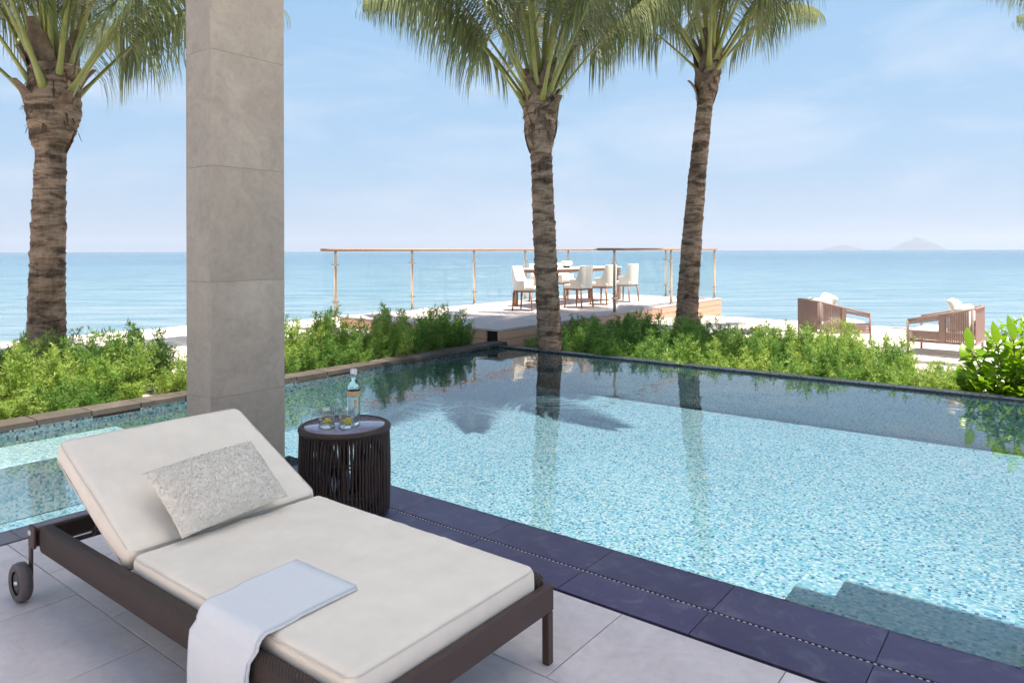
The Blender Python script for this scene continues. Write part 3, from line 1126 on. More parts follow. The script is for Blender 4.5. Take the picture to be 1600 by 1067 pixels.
for (u, v, lab) in ((510, 667, 'clear glass tumbler with lemon, the left of the two on the side table'),
                    (541, 667, 'clear glass tumbler with lemon, the right of the two next to the bottle')):
    gl = thing('glass_tumbler', lab, 'glass', at_top(u, v), rnd.uniform(0, 6), 'tumblers on the side table')
    q = MB()
    q.lathe([(0.0, 0.0), (0.038, 0.0), (0.043, 0.004), (0.045, 0.05), (0.047, 0.102), (0.0455, 0.103), (0.0435, 0.05), (0.0405, 0.020), (0.030, 0.016), (0.0, 0.015)], 36)
    q.build('glass', M['thin_glass'], gl)
    q = MB(); q.lathe([(0.0, 0.001), (0.036, 0.001), (0.0395, 0.006), (0.039, 0.0145), (0.0, 0.0145)], 30); q.build('thick_base', M['clear_glass'], gl)
    q = MB()
    for k in range(9):
        a = k * 1.1
        cx, cy, cz = 0.019 * math.cos(a), 0.019 * math.sin(a), 0.028 + 0.006 * (k % 3)
        q.tube([(cx, cy, cz - 0.004), (cx + 0.004, cy, cz + 0.004)], 0.013, 10)
    q.build('lemon_slices', M['lemon'], gl)
    q = MB(); q.lathe([(0.0, -0.0005), (0.046, -0.0005), (0.047, 0.0006), (0.0, 0.0006)], 30)
    cst = q.build('coaster', m_plain('coaster', lin(150, 150, 160), 0.5), gl)

# ------------------------------------------------------------------ dining deck
D0, D1, DT0, DT1, DZ = -11.25, -7.20, 8.98, 18.5, 0.22
dk = thing('dining_deck', 'raised pale paved deck with timber sides running out towards the sea', 'deck', (0, 0, 0), TH)
q = MB()
q.box(D0 + 0.05, D1 - 0.05, DT0 + 0.05, DT1 - 0.05, -2.6, DZ - 0.03)
q.build('base', M['dark_gap'], dk)
s = D0
while s < D1 - 0.01:
    t = DT0
    while t < DT1 - 0.01:
        s1, t1 = min(s + 0.81, D1), min(t + 0.80, DT1)
        tile('paver', dk, s, s1, t, t1, M['paver'], z=DZ, h=0.03, g=0.006)
        t += 0.80
    s += 0.81
for k in range(4):
    z_ = DZ - 0.034 - 0.135 * (k + 1)
    n_pl = 4
    for i in range(n_pl):
        a = DT0 + (DT1 - DT0) * i / n_pl
        b = DT0 + (DT1 - DT0) * (i + 1) / n_pl
        q = MB()
        q.box(D1 - 0.047, D1 - 0.006 - 0.003 * (k % 2), a + 0.002, b - 0.002, z_ + 0.003, z_ + 0.132, 0.004)
        o_ = q.build('side_plank', M['plank'], dk)

for k in range(3):
    z_ = DZ - 0.034 - 0.135 * (k + 1)
    for i in range(3):
        a = D0 + 0.01 + (D1 - 0.30 - D0) * i / 3
        b = D0 + 0.01 + (D1 - 0.30 - D0) * (i + 1) / 3
        q = MB()
        q.box(a + 0.002, b - 0.002, DT0 + 0.004, DT0 + 0.047, z_ + 0.003, z_ + 0.132, 0.004)
        q.build('front_plank', M['plank'], dk)

# glass balustrade round the deck
RZ = 1.525
bal = thing('glass_balustrade', 'timber handrail on steel posts with clear glass panels round the deck', 'railing', (0, 0, 0), TH)
sl, sr, tn, tf = -11.10, -7.30, 8.45, 18.36
def rail_piece(p0, p1, m):
    q = MB()
    d = (Vector(p1) - Vector(p0)).normalized()
    q.tube([Vector(p0), Vector(p1)], 0.038, 10, True, True, 0.72, ref=(0, 0, 1))
    q.build('handrail', m, bal)
rail_piece((sl, tn, RZ), (sl, tf, RZ), M['rail_wood'])
rail_piece((sl + 0.045, tf, RZ), (sr - 0.045, tf, RZ), M['rail_wood'])
rail_piece((sr, tf, RZ), (sr, 12.25, RZ), M['rail_wood'])
left_posts = [(sl, 8.78 + 2.05 * k) for k in range(5)]
far_posts = [(-10.4, tf), (-8.75, tf)]
right_posts = [(sr, 12.9), (sr, 15.6), (sr, tf - 0.1)]
for (ps, pt) in left_posts + far_posts + right_posts:
    zb = DZ
    q = MB()
    inx = 0.0
    q.tube([(ps, pt, zb + 0.001), (ps, pt, RZ - 0.10), (ps, pt, RZ - 0.02)], [0.030, 0.030, 0.024], 12)
    po = q.build('post', M['steel'], bal)
    q = MB(); q.lathe([(0.0, 0.0), (0.065, 0.0), (0.065, 0.012), (0.03, 0.016)], 16)
    fl = q.build('base_plate', M['steel'], po); fl.location = (ps, pt, zb + 0.0005)
    for zc in (DZ + 0.30, DZ + 1.02):
        q = MB(); q.box(-0.034, 0.034, -0.07, 0.07, -0.02, 0.02, 0.004)
        cl = q.build('clamp', M['steel'], po); cl.location = (ps, pt, zc)
        if pt == tf:
            cl.rotation_euler = (0, 0, R(90))
def glass(x0, x1, y0, y1):
    q = MB(); q.box(x0, x1, y0, y1, DZ + 0.10, RZ - 0.07 if x0 != sl - 0.0061 else RZ - 0.07); q.build('glass_pane', M['pane'], bal)
lp = [p[1] for p in left_posts]
glass(sl - 0.006, sl + 0.006, 8.50, lp[0] - 0.05)
for a, b in zip(lp, lp[1:]):
    glass(sl - 0.006, sl + 0.006, a + 0.05, b - 0.05)
glass(sl - 0.006, sl + 0.006, lp[-1] + 0.05, tf - 0.05)
fp = [sl, -10.4, -8.75, sr]
for a, b in zip(fp, fp[1:]):
    glass(a + 0.06, b - 0.06, tf - 0.006, tf + 0.006)
rp = [12.9, 15.6, tf - 0.1]
for a, b in zip(rp, rp[1:]):
    glass(sr - 0.006, sr + 0.006, a + 0.05, b - 0.05)

# dining table and chairs
TS, TT0, TT1, TZ = -9.55, 13.0, 16.4, DZ + 0.86
dt = thing('dining_table', 'long timber dining table with white top on the deck', 'table', W(TS, (TT0 + TT1) / 2, DZ), TH)
hl = (TT1 - TT0) / 2
q = MB(); q.box(-0.5, 0.5, -hl, hl, 0.845, 0.865, 0.004); q.build('table_top', m_plain('table_stone', lin(236, 230, 224), 0.4), dt)
q = MB()
for x in (-0.46, 0.42):
    q.box(x, x + 0.04, -hl + 0.03, hl - 0.03, 0.775, 0.844)
for y in (-hl + 0.03, hl - 0.07):
    q.box(-0.419, 0.419, y, y + 0.04, 0.776, 0.843)
q.build('apron', M['teak'], dt)
for x in (-0.44, 0.44):
    for y in (-hl + 0.07, hl - 0.07):
        q = MB(); q.box(x - 0.04, x + 0.04, y - 0.04, y + 0.04, 0.001, 0.7745, 0.006); q.build('leg', M['teak'], dt)
bw = thing('round_bowl', 'round cream ceramic bowl on a dark foot on the dining table', 'bowl', W(TS + 0.12, 14.35, DZ + 0.866), 0)
q = MB(); q.lathe([(0.0, 0.04), (0.08, 0.04), (0.135, 0.08), (0.15, 0.115), (0.13, 0.155), (0.10, 0.165), (0.09, 0.16), (0.11, 0.12), (0.0, 0.07)], 28); q.build('vessel', M['stone_bowl'], bw)
q = MB(); q.lathe([(0.0, 0.0), (0.085, 0.0), (0.075, 0.0395), (0.0, 0.0395)], 24); q.build('foot', M['dark_gap'], bw)

def make_chair():
    r = thing('dining_chair', '-', 'chair', (0, 0, 0), 0, 'white dining chairs on the deck')
    # faces +y, back at -y
    q = MB()
    def shell(i, j):
        a = R(-90 + (i - 0.5) * 190)
        flare = 0.90 + 0.16 * j
        k = max(0, min(1, (abs(i - 0.5) * 2 - 0.52) / 0.34))
        h = 0.44 + (0.50 - 0.30 * k * k * (3 - 2 * k)) * j
        cx, cy = math.cos(a), math.sin(a)
        return (0.28 * flare * math.copysign(abs(cx) ** 0.6, cx), 0.27 * (0.97 + 0.05 * j) * math.copysign(abs(cy) ** 0.6, cy), h)
    def shell_in(i, j):
        x, y, z = shell(1 - i, j)
        return (x * 0.86, y * 0.86, z - 0.012 * j)
    q.grid(shell, 40, 8)
    q.grid(shell_in, 40, 8)
    # lip between the two skins
    q.grid(lambda i, j: Vector(shell(i, 1)).lerp(Vector(shell_in(1 - i, 1)), j) + Vector((0, 0, 0.012 * math.sin(math.pi * j))), 40, 3)
    for e in (0, 1):
        q.grid(lambda i, j: Vector(shell(e, i)).lerp(Vector(shell_in(1 - e, i)), j), 8, 2)
    q.grid(lambda i, j: Vector(shell(i, 0)).lerp(Vector(shell_in(1 - i, 0)), j), 24, 1)
    q.build('shell_back', M['white_fabric'], r)
    me = rounded_box(0.235, 0.245, 0.045, 0.03, 10, 0.012)
    se = link('seat', me, M['white_fabric'], r)
    se.location = (0, 0.02, 0.475)
    q = MB()
    for x in (-0.23, 0.205):
        q.box(x, x + 0.025, -0.20, 0.22, 0.395, 0.4285)
    for y in (-0.20, 0.195):
        q.box(-0.2045, 0.2045, y, y + 0.025, 0.396, 0.428)
    q.build('seat_frame', M['teak'], r)
    for sx in (-1, 1):
        for sy in (-1, 1):
            q = MB()
            q.tube([(sx * 0.245, sy * 0.225, 0.0), (sx * 0.222, sy * 0.195, 0.395)], [0.017, 0.026], 8)
            q.build('leg', M['teak'], r)
    return r
proto = make_chair()
chair_spots = [(-8.62, 13.62, 90, 'white shell dining chair on the near side of the table, nearest the pool'),
               (-8.62, 14.72, 90, 'white shell dining chair in the middle of the near side of the table'),
               (-8.62, 15.82, 90, 'white shell dining chair on the near side of the table, furthest from the pool'),
               (-9.12, 12.30, -75, 'white shell dining chair at the end of the table, left of the middle palm trunk'),
               (-10.42, 14.72, -90, 'white shell dining chair on the far side of the table, behind the middle palm trunk'),
               (-10.42, 15.82, -90, 'white shell dining chair on the far side of the table, at its seaward end')]
for i, (s, t, a, lab) in enumerate(chair_spots):
    o = proto if i == 0 else copy_tree(proto)
    o.location = W(s, t, DZ + 0.0005)
    o.rotation_euler = (0, 0, TH + R(a))
    o['label'] = lab

# ------------------------------------------------------------------ armchairs on the sand
def make_armchair():
    r = thing('woven_armchair', '-', 'armchair', (0, 0, 0), 0, 'woven armchairs on the sand')
    hw, hd = 0.42, 0.42
    zb, zf = 0.70, 0.50                           # back and front height of the top rail; faces +y
    def top(x, y):
        f = (y + hd) / (2 * hd)
        return zb + (zf - zb) * max(0, f) ** 1.0
    q = MB()
    path = [(-hw, hd, top(0, hd)), (-hw, 0.1, top(0, 0.1)), (-hw, -hd + 0.1, top(0, -hd + 0.1)), (-hw + 0.03, -hd + 0.03, zb), (-hw + 0.1, -hd, zb), (0, -hd - 0.01, zb + 0.005),
            (hw - 0.1, -hd, zb), (hw - 0.03, -hd + 0.03, zb), (hw, -hd + 0.1, top(0, -hd + 0.1)), (hw, 0.1, top(0, 0.1)), (hw, hd, top(0, hd))]
    q.tube(path, 0.017, 8)
    q.build('top_rail', M['strap'], r)
    q = MB()
    q.tube([(p[0], p[1], 0.20) for p in path], 0.016, 8)
    q.tube([(-hw, hd, 0.20), (hw, hd, 0.20)], 0.016, 8)
    q.build('seat_rail', M['strap'], r)
    for x in (-hw, hw):
        q = MB(); q.tube([(x, hd, 0.0), (x, hd, zf)], 0.017, 8); q.build('leg', M['strap'], r)
        q = MB(); q.tube([(x * 0.95, -hd + 0.03, 0.0), (x * 0.95, -hd + 0.03, zb)], 0.017, 8); q.build('leg', M['strap'], r)
        q = MB(); q.box(x - 0.018, x + 0.018, -0.06, 0.02, 0.20, top(0, -0.02) - 0.005, 0.004); q.build('side_post', M['strap'], r)
    # woven straps: sides and back
    q = MB()
    def strap(p0, p1, nrm, w=0.011):
        p0, p1 = Vector(p0), Vector(p1)
        d = (p1 - p0).normalized()
        sd = d.cross(Vector(nrm)).normalized() * w
        n2 = Vector(nrm) * 0.003
        q.add([p0 - sd - n2, p0 + sd - n2, p1 + sd - n2, p1 - sd - n2, p0 - sd + n2, p0 + sd + n2, p1 + sd + n2, p1 - sd + n2],
              [(3, 2, 1, 0), (4, 5, 6, 7), (0, 1, 5, 4), (1, 2, 6, 5), (2, 3, 7, 6), (3, 0, 4, 7)])
    for x in (-hw, hw):
        k = 0
        y = -hd + 0.08
        while y < -0.04:
            strap((x, y, 0.2), (x, y + 0.0, top(0, y)), (1, 0, 0)); y += 0.027
        y = 0.0
        while y < hd - 0.03:                     # the front half of the side: straps along it, with an open band
            y += 0.027
        z = 0.215
        while z < 0.48:
            if not (0.36 < z < 0.43):
                strap((x, 0.0, z + (0.08 if z > 0.4 else 0.0)), (x, hd, z), (1, 0, 0))
            z += 0.026
    x = -hw + 0.07
    while x < hw - 0.05:
        strap((x, -hd - 0.003, 0.2), (x, -hd - 0.003, zb), (0, 1, 0)); x += 0.027
    ws = q.build('woven_straps', M['strap'], r)
    ws['kind'] = 'stuff'
    me = rounded_box(0.37, 0.37, 0.075, 0.045, 12, 0.02)
    c1 = link('seat_cushion', me, M['white_fabric'], r); c1.location = (0, 0.02, 0.30)
    me = rounded_box(0.33, 0.19, 0.08, 0.06, 12, 0.03)
    c2 = link('back_cushion', me, M['white_fabric'], r); c2.location = (0, -0.25, 0.54); c2.rotation_euler = (R(74), 0, 0)
    me = rounded_box(0.20, 0.20, 0.06, 0.055, 12, 0.03)
    c3 = link('pillow', me, M['white_fabric'], r); c3.location = (0.06, -0.14, 0.62); c3.rotation_euler = (R(62), R(8), 0)
    return r
ac = make_armchair()
pa = Vector((5.36, 11.9, 0.0)); pb = Vector((6.45, 10.55, 0.0))
ac.location = pa
ac.rotation_euler = (0, 0, R(-88))
ac['label'] = 'taupe woven armchair with white cushions, back turned, left one of the pair'
ac2 = copy_tree(ac)
ac2.location = pb
ac2.rotation_euler = (0, 0, R(48))
ac2['label'] = 'taupe woven armchair with white cushions, right one of the pair, beside the leafy bush'
# pale stone slabs under them
def slab_patch(name, label, s0, s1, t0, t1, z, grp):
    c_ = W((s0 + s1) / 2, (t0 + t1) / 2, z - 0.08)
    q = MB(); q.slab(-(s1 - s0) / 2, (s1 - s0) / 2, -(t1 - t0) / 2, (t1 - t0) / 2, -0.1, 0.08, 0.008)
    o = q.build(name, M['white_wall'] if False else m_plain('pale_concrete', lin(214, 206, 198), 0.8), None)
    o.location = c_
    o.rotation_euler.z = TH
    tag(o, label, 'paving', grp)
slab_patch('paving_slab', 'pale stone paving slab under the right woven armchair', -2.1, -0.55, 11.35, 12.75, -0.04, 'paving slabs under the armchairs')
slab_patch('paving_slab', 'pale stone paving slab under the left woven armchair', -3.75, -2.3, 12.05, 13.45, -0.04, 'paving slabs under the armchairs')
ac.location.z = ac2.location.z = -0.0395

# ------------------------------------------------------------------ palms
def frond_meshes(e0, bend, L, seed, droop):
    r_ = random.Random(seed)
    n = 26
    pts, tans = [], []
    p = Vector((0, 0, 0))
    side_bend = r_.uniform(-0.25, 0.25)
    for i in range(n + 1):
        q_ = i / n
        e = R(e0 - bend * q_ ** 2.0)
        az = side_bend * q_ * q_
        d = Vector((math.cos(e) * math.cos(az), math.cos(e) * math.sin(az), math.sin(e)))
        pts.append(p.copy()); tans.append(d)
        p = p + d * (L / n)
    mb1 = MB()
    mb1.tube(pts, [0.042 * (1 - 0.86 * (i / n) ** 0.6) + (0.03 if i == 0 else 0.012 if i == 1 else 0) for i in range(n + 1)], 7, True, True, 0.65)
    mb2 = MB()
    npair = 104
    for k in range(npair):
        q_ = 0.24 + 0.755 * k / (npair - 1)
        f = q_ * n
        i = min(int(f), n - 1)
        base = pts[i].lerp(pts[i + 1], f - i)
        T = tans[i].lerp(tans[i + 1], f - i).normalized()
        S0 = Vector((0, 0, 1)).cross(T)
        S0 = S0.normalized() if S0.length > 0.05 else Vector((0, 1, 0))
        U = T.cross(S0) * -1
        if U.z < 0: U = -U
        ll = 1.05 * (math.sin(math.pi * min(1, (q_ * 0.86 + 0.10)))) ** 0.55 * r_.uniform(0.85, 1.08)
        for sg in (-1, 1):
            D = (S0 * sg * 0.78 + T * (0.42 + 0.35 * q_) + U * r_.uniform(0.0, 0.25) + Vector((0, 0, -0.11 * droop))).normalized()
            g = droop * r_.uniform(0.75, 1.3)
            pos = base.copy()
            w0 = 0.0155 * r_.uniform(0.85, 1.15)
            ring = []
            ns = 4
            for j in range(ns + 1):
                h = j / ns
                wd = w0 * (0.55 + 1.2 * h) if h < 0.35 else w0 * (1.0 - (h - 0.35) / 0.65 * 0.93)
                sidev = D.cross(Vector((0, 0, 1)))
                sidev = sidev.normalized() if sidev.length > 0.08 else T.copy()
                ring.append((pos - sidev * wd, pos + sidev * wd))
                pos = pos + D * (ll / ns)
                D = (D + Vector((0, 0, -1)) * g * (0.14 + 0.34 * h) + Vector((r_.gauss(0, .02), r_.gauss(0, .02), 0))).normalized()
            o_ = []
            for a, b in ring:
                o_ += [a, b]
            mb2.add(o_, [(2 * j, 2 * j + 1, 2 * j + 3, 2 * j + 2) for j in range(ns)], False)
    m1, m2 = mb1.mesh('frond'), mb2.mesh('leaflets')
    m1.materials.append(M['petiole'])
    m2.materials.append(M['frond'])
    return m1, m2
FR = []
for ci, (e0, bend, droop) in enumerate([(88, 25, 1.2), (82, 38, 2.2), (75, 48, 3.2), (68, 56, 4.2), (61, 56, 5.0), (56, 56, 5.6), (50, 60, 6.0)]):
    FR.append([frond_meshes(e0, bend, 4.3, 100 + ci * 7 + k, droop) for k in range(2)])

def palm(label, base, top, r0, r1, rs, sheath, sizes, nfr, seed, spin=0.0, scale=1.0, drop=()):
    r_ = random.Random(seed)
    root = thing('coconut_palm', label, 'palm tree', base, 0, 'coconut palms')
    d = Vector(top) - Vector(base)
    H = d.z
    def axis(f):
        b = math.sin(math.pi * f) * 0.02 * H
        return Vector((d.x * (f ** 1.15) - b * 0.3, d.y * f, H * f))
    mb = MB()
    nr, ns = int(H / 0.022), 20
    rad_noise = Vector((seed * 3.1, 0, 0))
    f_s = 1 - sheath / H
    # irregular ring scars
    zc, scars = 0.0, []
    while zc < H:
        zc += r_.uniform(0.07, 0.16)
        scars.append(zc)
    amp = [r_.uniform(0.02, 0.11) for _ in scars] + [0.05, 0.05]
    import bisect
    def ring_at(zz):
        k_ = bisect.bisect_left(scars, zz)
        lo_ = scars[k_ - 1] if k_ > 0 else 0.0
        hi_ = scars[k_] if k_ < len(scars) else lo_ + 0.1
        return amp[min(k_, len(amp) - 1)] * max(0, min(1, (zz - lo_) / (hi_ - lo_))) ** 2
    o_, fs = [], []
    for i in range(nr + 1):
        f = i / nr
        z = H * f
        r = r0 + (r1 - r0) * min(1, f / f_s) ** 0.8
        r *= 1 + 0.20 * max(0, 1 - f / 0.07) ** 2
        if f > f_s:
            g = (f - f_s) / (1 - f_s)
            r = r1 + (rs - r1) * min(1, g * 2.2) ** 0.7 * (1 - 0.25 * max(0, g - 0.55) / 0.45)
            sh = 1.0
        else:
            sh = 0.0
        c = axis(f)
        for k in range(ns):
            a = 2 * math.pi * k / ns
            zw = z + 0.035 * noise.noise(Vector((math.cos(a) * 1.5, math.sin(a) * 1.5, z * 2)) + rad_noise)
            ph = ring_at(zw)
            nn = (1 - sh) * (ph - 0.045) + noise.noise(Vector((math.cos(a) * 1.8, math.sin(a) * 1.8, z * 6)) + rad_noise) * 0.05 + noise.noise(Vector((math.cos(a) * 5, math.sin(a) * 5, z * 22)) + rad_noise) * 0.035
            o_.append(c + Vector((math.cos(a), math.sin(a), 0)) * r * (1 + nn * (1 + sh)))
    for i in range(nr):
        for k in range(ns):
            j = (k + 1) % ns
            fs.append((i * ns + k, i * ns + j, (i + 1) * ns + j, (i + 1) * ns + k))
    fs.append(tuple(range(nr * ns, nr * ns + ns)))
    mb.add(o_, fs, True)
    mb.build('trunk', M['trunk'], root)
    # old leaf bases clasping the top of the trunk
    nb = 13
    for k in range(nb):
        a = k * 2.399 + spin
        f = f_s - 0.01 + (1 - f_s) * (k / nb) * 0.75
        c = axis(f)
        out = Vector((math.cos(a), math.sin(a), 0))
        tang = Vector((-math.sin(a), math.cos(a), 0))
        h = r_.uniform(0.45, 0.80) * scale
        w = r_.uniform(0.12, 0.18) * scale
        rr_ = r1 + (rs - r1) * 0.6
        q = MB()
        open_ = r_.uniform(0.05, 0.20) * scale
        def fn(i, j, c=c, out=out, tang=tang, h=h, w=w, rr_=rr_, open_=open_):
            x = (i - 0.5) * 2
            ww = w * (0.75 + 0.55 * math.sin(math.pi * min(1, j * 1.1)) - 0.42 * j)
            rad = r1 * 0.93 + (rr_ * 1.03 - r1 * 0.93) * j ** 0.7 + open_ * j ** 3 - 0.03 * x * x
            return c + out * rad + tang * x * ww + Vector((0, 0, h * j))
        def fb(i, j):
            return fn(1 - i, j) - out * (0.045 * (1 - (2 * i - 1) ** 2) + 0.01)
        q.grid(fn, 6, 7); q.grid(fb, 6, 7)
        q.grid(lambda i, j: Vector(fn(i, 1)).lerp(Vector(fb(1 - i, 1)), j), 6, 1)
        q.build('leaf_base', M['boot'], root)
    # hanging fibre between the leaf bases
    q = MB()
    for k in range(60):
        a = r_.uniform(0, 6.28)
        f = r_.uniform(f_s + 0.2 * (1 - f_s), 0.97)
        c = axis(f) + Vector((math.cos(a), math.sin(a), 0)) * rs * r_.uniform(0.8, 1.02)
        e = c + Vector((math.cos(a) * 0.04, math.sin(a) * 0.04, -r_.uniform(0.05, 0.18)))
        sd = Vector((-math.sin(a), math.cos(a), 0)) * r_.uniform(0.006, 0.02)
        q.add([c - sd, c + sd, e + sd * 0.6, e - sd * 0.4], [(0, 1, 2, 3)])
    fb_ = q.build('trunk_fibre', M['fibre'], root)
    fb_['kind'] = 'stuff'
    # fronds, the youngest upright and the oldest hanging
    for k in range(nfr):
        if k in drop:
            continue
        g = k / (nfr - 1)
        cl = min(len(FR) - 1, int(g ** 0.9 * len(FR)))
        m1, m2 = FR[cl][k % 2]
        a = k * 2.39996 + spin
        fz = 1 - (1 - f_s) * (0.02 + 0.42 * g)
        c = axis(fz)
        fr = link('frond', m1, None, root)
        rr_ = rs * (0.25 + 0.55 * g)
        fr.location = c + Vector((math.cos(a) * rr_, math.sin(a) * rr_, 0))
        fr.rotation_euler = (r_.uniform(-0.15, 0.15), r_.uniform(-0.08, 0.08), a)
        s_ = sizes * r_.uniform(0.88, 1.08)
        fr.scale = (s_, s_, s_)
        link('leaflets', m2, None, fr)
    return root

palm('coconut palm with thick brown trunk behind the left hedge, left of the stone column', (-5.90, 9.0, -0.10), (-5.78, 9.0, 3.85), 0.235, 0.178, 0.32, 1.05, 1.04, 25, 11, 0.9, 1.15)
palm('coconut palm with ringed trunk rising at the far corner of the pool, in the middle', (0.61, 10.95, -0.50), (0.42, 10.95, 4.20), 0.200, 0.168, 0.260, 1.15, 1.04, 25, 23, 2.3, 1.0)
palm('leaning slender coconut palm beside the timber side of the deck', (3.18, 13.0, -0.08), (3.66, 13.0, 5.15), 0.220, 0.145, 0.205, 0.95, 1.04, 25, 37, 0.4, 0.9)
palm('coconut palm mostly out of frame, its frond tip in the top right corner', (12.6, 13.0, -0.08), (12.3, 13.0, 4.9), 0.22, 0.15, 0.19, 0.75, 0.93, 22, 41, 1.1, 0.9)

# ------------------------------------------------------------------ hedges of feathery shrubs
def shrub_meshes(seed, h, rad, nst, nlf, leaf, dense_low):
    r_ = random.Random(seed)
    st_, lf = MB(), MB()
    for k in range(nst):
        a = r_.uniform(0, 6.283)
        d = rad * math.sqrt(r_.random())
        tall = r_.random() < 0.28
        hh = h * (r_.uniform(0.75, 1.12) if tall else r_.uniform(0.28, 0.66))
        b = Vector((math.cos(a) * d * 0.7, math.sin(a) * d * 0.7, 0))
        lean = Vector((math.cos(a) * 0.35 * d + r_.gauss(0, .05), math.sin(a) * 0.35 * d + r_.gauss(0, .05), 0))
        pts = [b + lean * (i / 5) ** 1.5 + Vector((0, 0, hh * i / 5)) for i in range(6)]
        st_.tube(pts, [0.005 * (1 - 0.8 * i / 5) for i in range(6)], 4, False)
        n = int(nlf * (0.6 + 0.6 * hh / h))
        for i in range(n):
            f = r_.uniform(0.05, 1.0) ** 0.85 * 5
            j = min(4, int(f))
            p = pts[j].lerp(pts[j + 1], f - j)
            # a small spray of needles on a side twig
            az = r_.uniform(0, 6.283)
            el = r_.uniform(-0.2, 1.0)
            tl = r_.uniform(0.03, 0.12) * (1.15 - f / 7)
            q_ = p + Vector((math.cos(az) * math.cos(el), math.sin(az) * math.cos(el), math.sin(el))) * tl
            for m_ in range(4):
                dv = Vector((r_.gauss(0, 0.8), r_.gauss(0, 0.8), r_.gauss(0.7, 0.7))).normalized()
                ln = leaf * r_.uniform(0.7, 1.7)
                sd = dv.cross(Vector((r_.gauss(0, 1), r_.gauss(0, 1), r_.gauss(0, 1)))).normalized() * ln * 0.095
                e = q_ + dv * ln
                mid = q_ + dv * ln * 0.5
                lf.add([q_, mid + sd, e, mid - sd], [(0, 1, 2, 3)])
    return st_.mesh('stems'), lf.mesh('foliage')
VAR = []
for k, (h, rad, nst, nlf, lf) in enumerate([(0.62, 0.34, 40, 46, 0.048), (0.58, 0.36, 44, 44, 0.045), (0.68, 0.30, 34, 46, 0.050), (0.50, 0.36, 46, 40, 0.045), (0.60, 0.33, 40, 44, 0.048)]):
    a, b = shrub_meshes(500 + k, h, rad, nst, nlf, lf, 0.5)
    a.materials.append(M['stem'])
    b2 = b.copy()
    b.materials.append(M['feather'])
    b2.materials.append(M['feather_dark'])
    VAR.append((a, b, b2))
def shrub(s, t, z, sc, v, dark, label, group):
    p = W(s, t, z)
    o = thing('feathery_shrub', label, 'shrub', p, rnd.uniform(0, 6.28), group)
    o.scale = (sc * rnd.uniform(0.95, 1.1), sc * rnd.uniform(0.95, 1.1), sc * rnd.uniform(0.9, 1.1))
    link('stems', VAR[v][0], None, o)
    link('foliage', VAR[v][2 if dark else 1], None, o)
G1 = 'feathery shrubs of the hedge behind the far pool edge'
L1 = 'feathery green shrub in the hedge behind the far pool edge, below the deck'
G2 = 'feathery shrubs of the hedge between the column and the deck'
L2 = 'feathery green shrub in the hedge between the stone column and the deck'
G3 = 'feathery shrubs of the hedge left of the column'
L3 = 'feathery green shrub in the hedge left of the stone column, by the thick palm'
def ground(ss, tt):
    return sand_z(ss, tt) - 0.03
s = -6.75
while s < -1.5:
    for row, (rt, top) in enumerate(((9.28, 0.02), (9.75, 0.13), (10.25, 0.22), (10.75, 0.28), (11.2, 0.31))):
        tt = rt + rnd.uniform(-0.12, 0.12)
        ss = s + rnd.uniform(-0.14, 0.14) - 0.06 * row
        if (W(ss, tt) - Vector((0.6, 10.92, 0))).length < 0.3:
            continue
        if ss > -2.4 and row > 2 and rnd.random() < 0.6:
            continue
        g0 = ground(ss, tt)
        tp = top * (0.85 if ss < -5.6 else 1.0) - (0.10 if ss > -2.2 else 0.0) + rnd.uniform(-0.05, 0.05)
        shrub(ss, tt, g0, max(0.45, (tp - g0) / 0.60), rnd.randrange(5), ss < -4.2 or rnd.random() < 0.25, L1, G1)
    s += 0.40
for s, t, tp in ((-1.35, 9.3, 0.0), (-1.0, 9.35, -0.03), (-0.75, 9.3, -0.08), (-1.3, 9.8, 0.03), (-0.95, 9.9, 0.0), (-1.5, 10.4, 0.12), (-1.1, 10.5, 0.06), (-1.75, 10.9, 0.2)):
    g0 = ground(s, t)
    shrub(s, t, g0, max(0.4, (tp - g0) / 0.60), rnd.randrange(5), False, L1, G1)
t = 8.45
while t > 1.3:
    for row in range(2):
        ss = -7.52 - 0.34 * row + rnd.uniform(-0.06, 0.06)
        tt = t + rnd.uniform(-0.1, 0.1)
        mid = t > 4.2
        if row == 1 and rnd.random() < (0.10 if mid else 0.40):
            continue
        sc = (0.72 if row == 0 else rnd.uniform(0.88, 1.08)) * (1.0 if mid else 0.85)
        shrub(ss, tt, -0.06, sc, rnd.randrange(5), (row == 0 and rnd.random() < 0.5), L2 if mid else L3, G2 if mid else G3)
    t -= 0.36
for ss, tt, sc in ((-8.3, 3.4, 0.95), (-8.25, 3.85, 1.0), (-8.35, 2.4, 0.9), (-9.5, 3.15, 0.95), (-9.45, 3.6, 0.9), (-9.7, 2.75, 0.9), (-9.3, 2.3, 0.8), (-9.6, 4.0, 0.7)):
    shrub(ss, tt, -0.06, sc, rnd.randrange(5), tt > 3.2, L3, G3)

# broad-leaved bush at the right edge
bush = thing('broadleaf_bush', 'bright green broad-leaved bush at the right end of the hedge, beside the right armchair', 'bush', W(-0.36, 9.50, -0.50), 0)
rb = random.Random(77)
def leaf_mesh(k):
    q = MB()
    L, Wd = 0.175, 0.042 + 0.006 * k
    curl = 0.02 + 0.02 * k
    rows_ = []
    for j in range(6):
        f = j / 5
        w = Wd * math.sin(math.pi * min(1, 0.10 + 0.88 * f ** 0.85)) ** 0.8 if j < 5 else 0.002
        z = -curl * f * f
        rows_.append([(L * f, -w, z + 0.25 * w), (L * f, 0, z), (L * f, w, z + 0.25 * w)])
    v_ = sum(rows_, [])
    q.add(v_, [(3 * j + i, 3 * j + i + 1, 3 * j + 4 + i, 3 * j + 3 + i) for j in range(5) for i in range(2)], True)
    me = q.mesh('leaf')
    me.materials.append(M['broad'])
    return me
LM = [leaf_mesh(k) for k in range(4)]
q = MB()
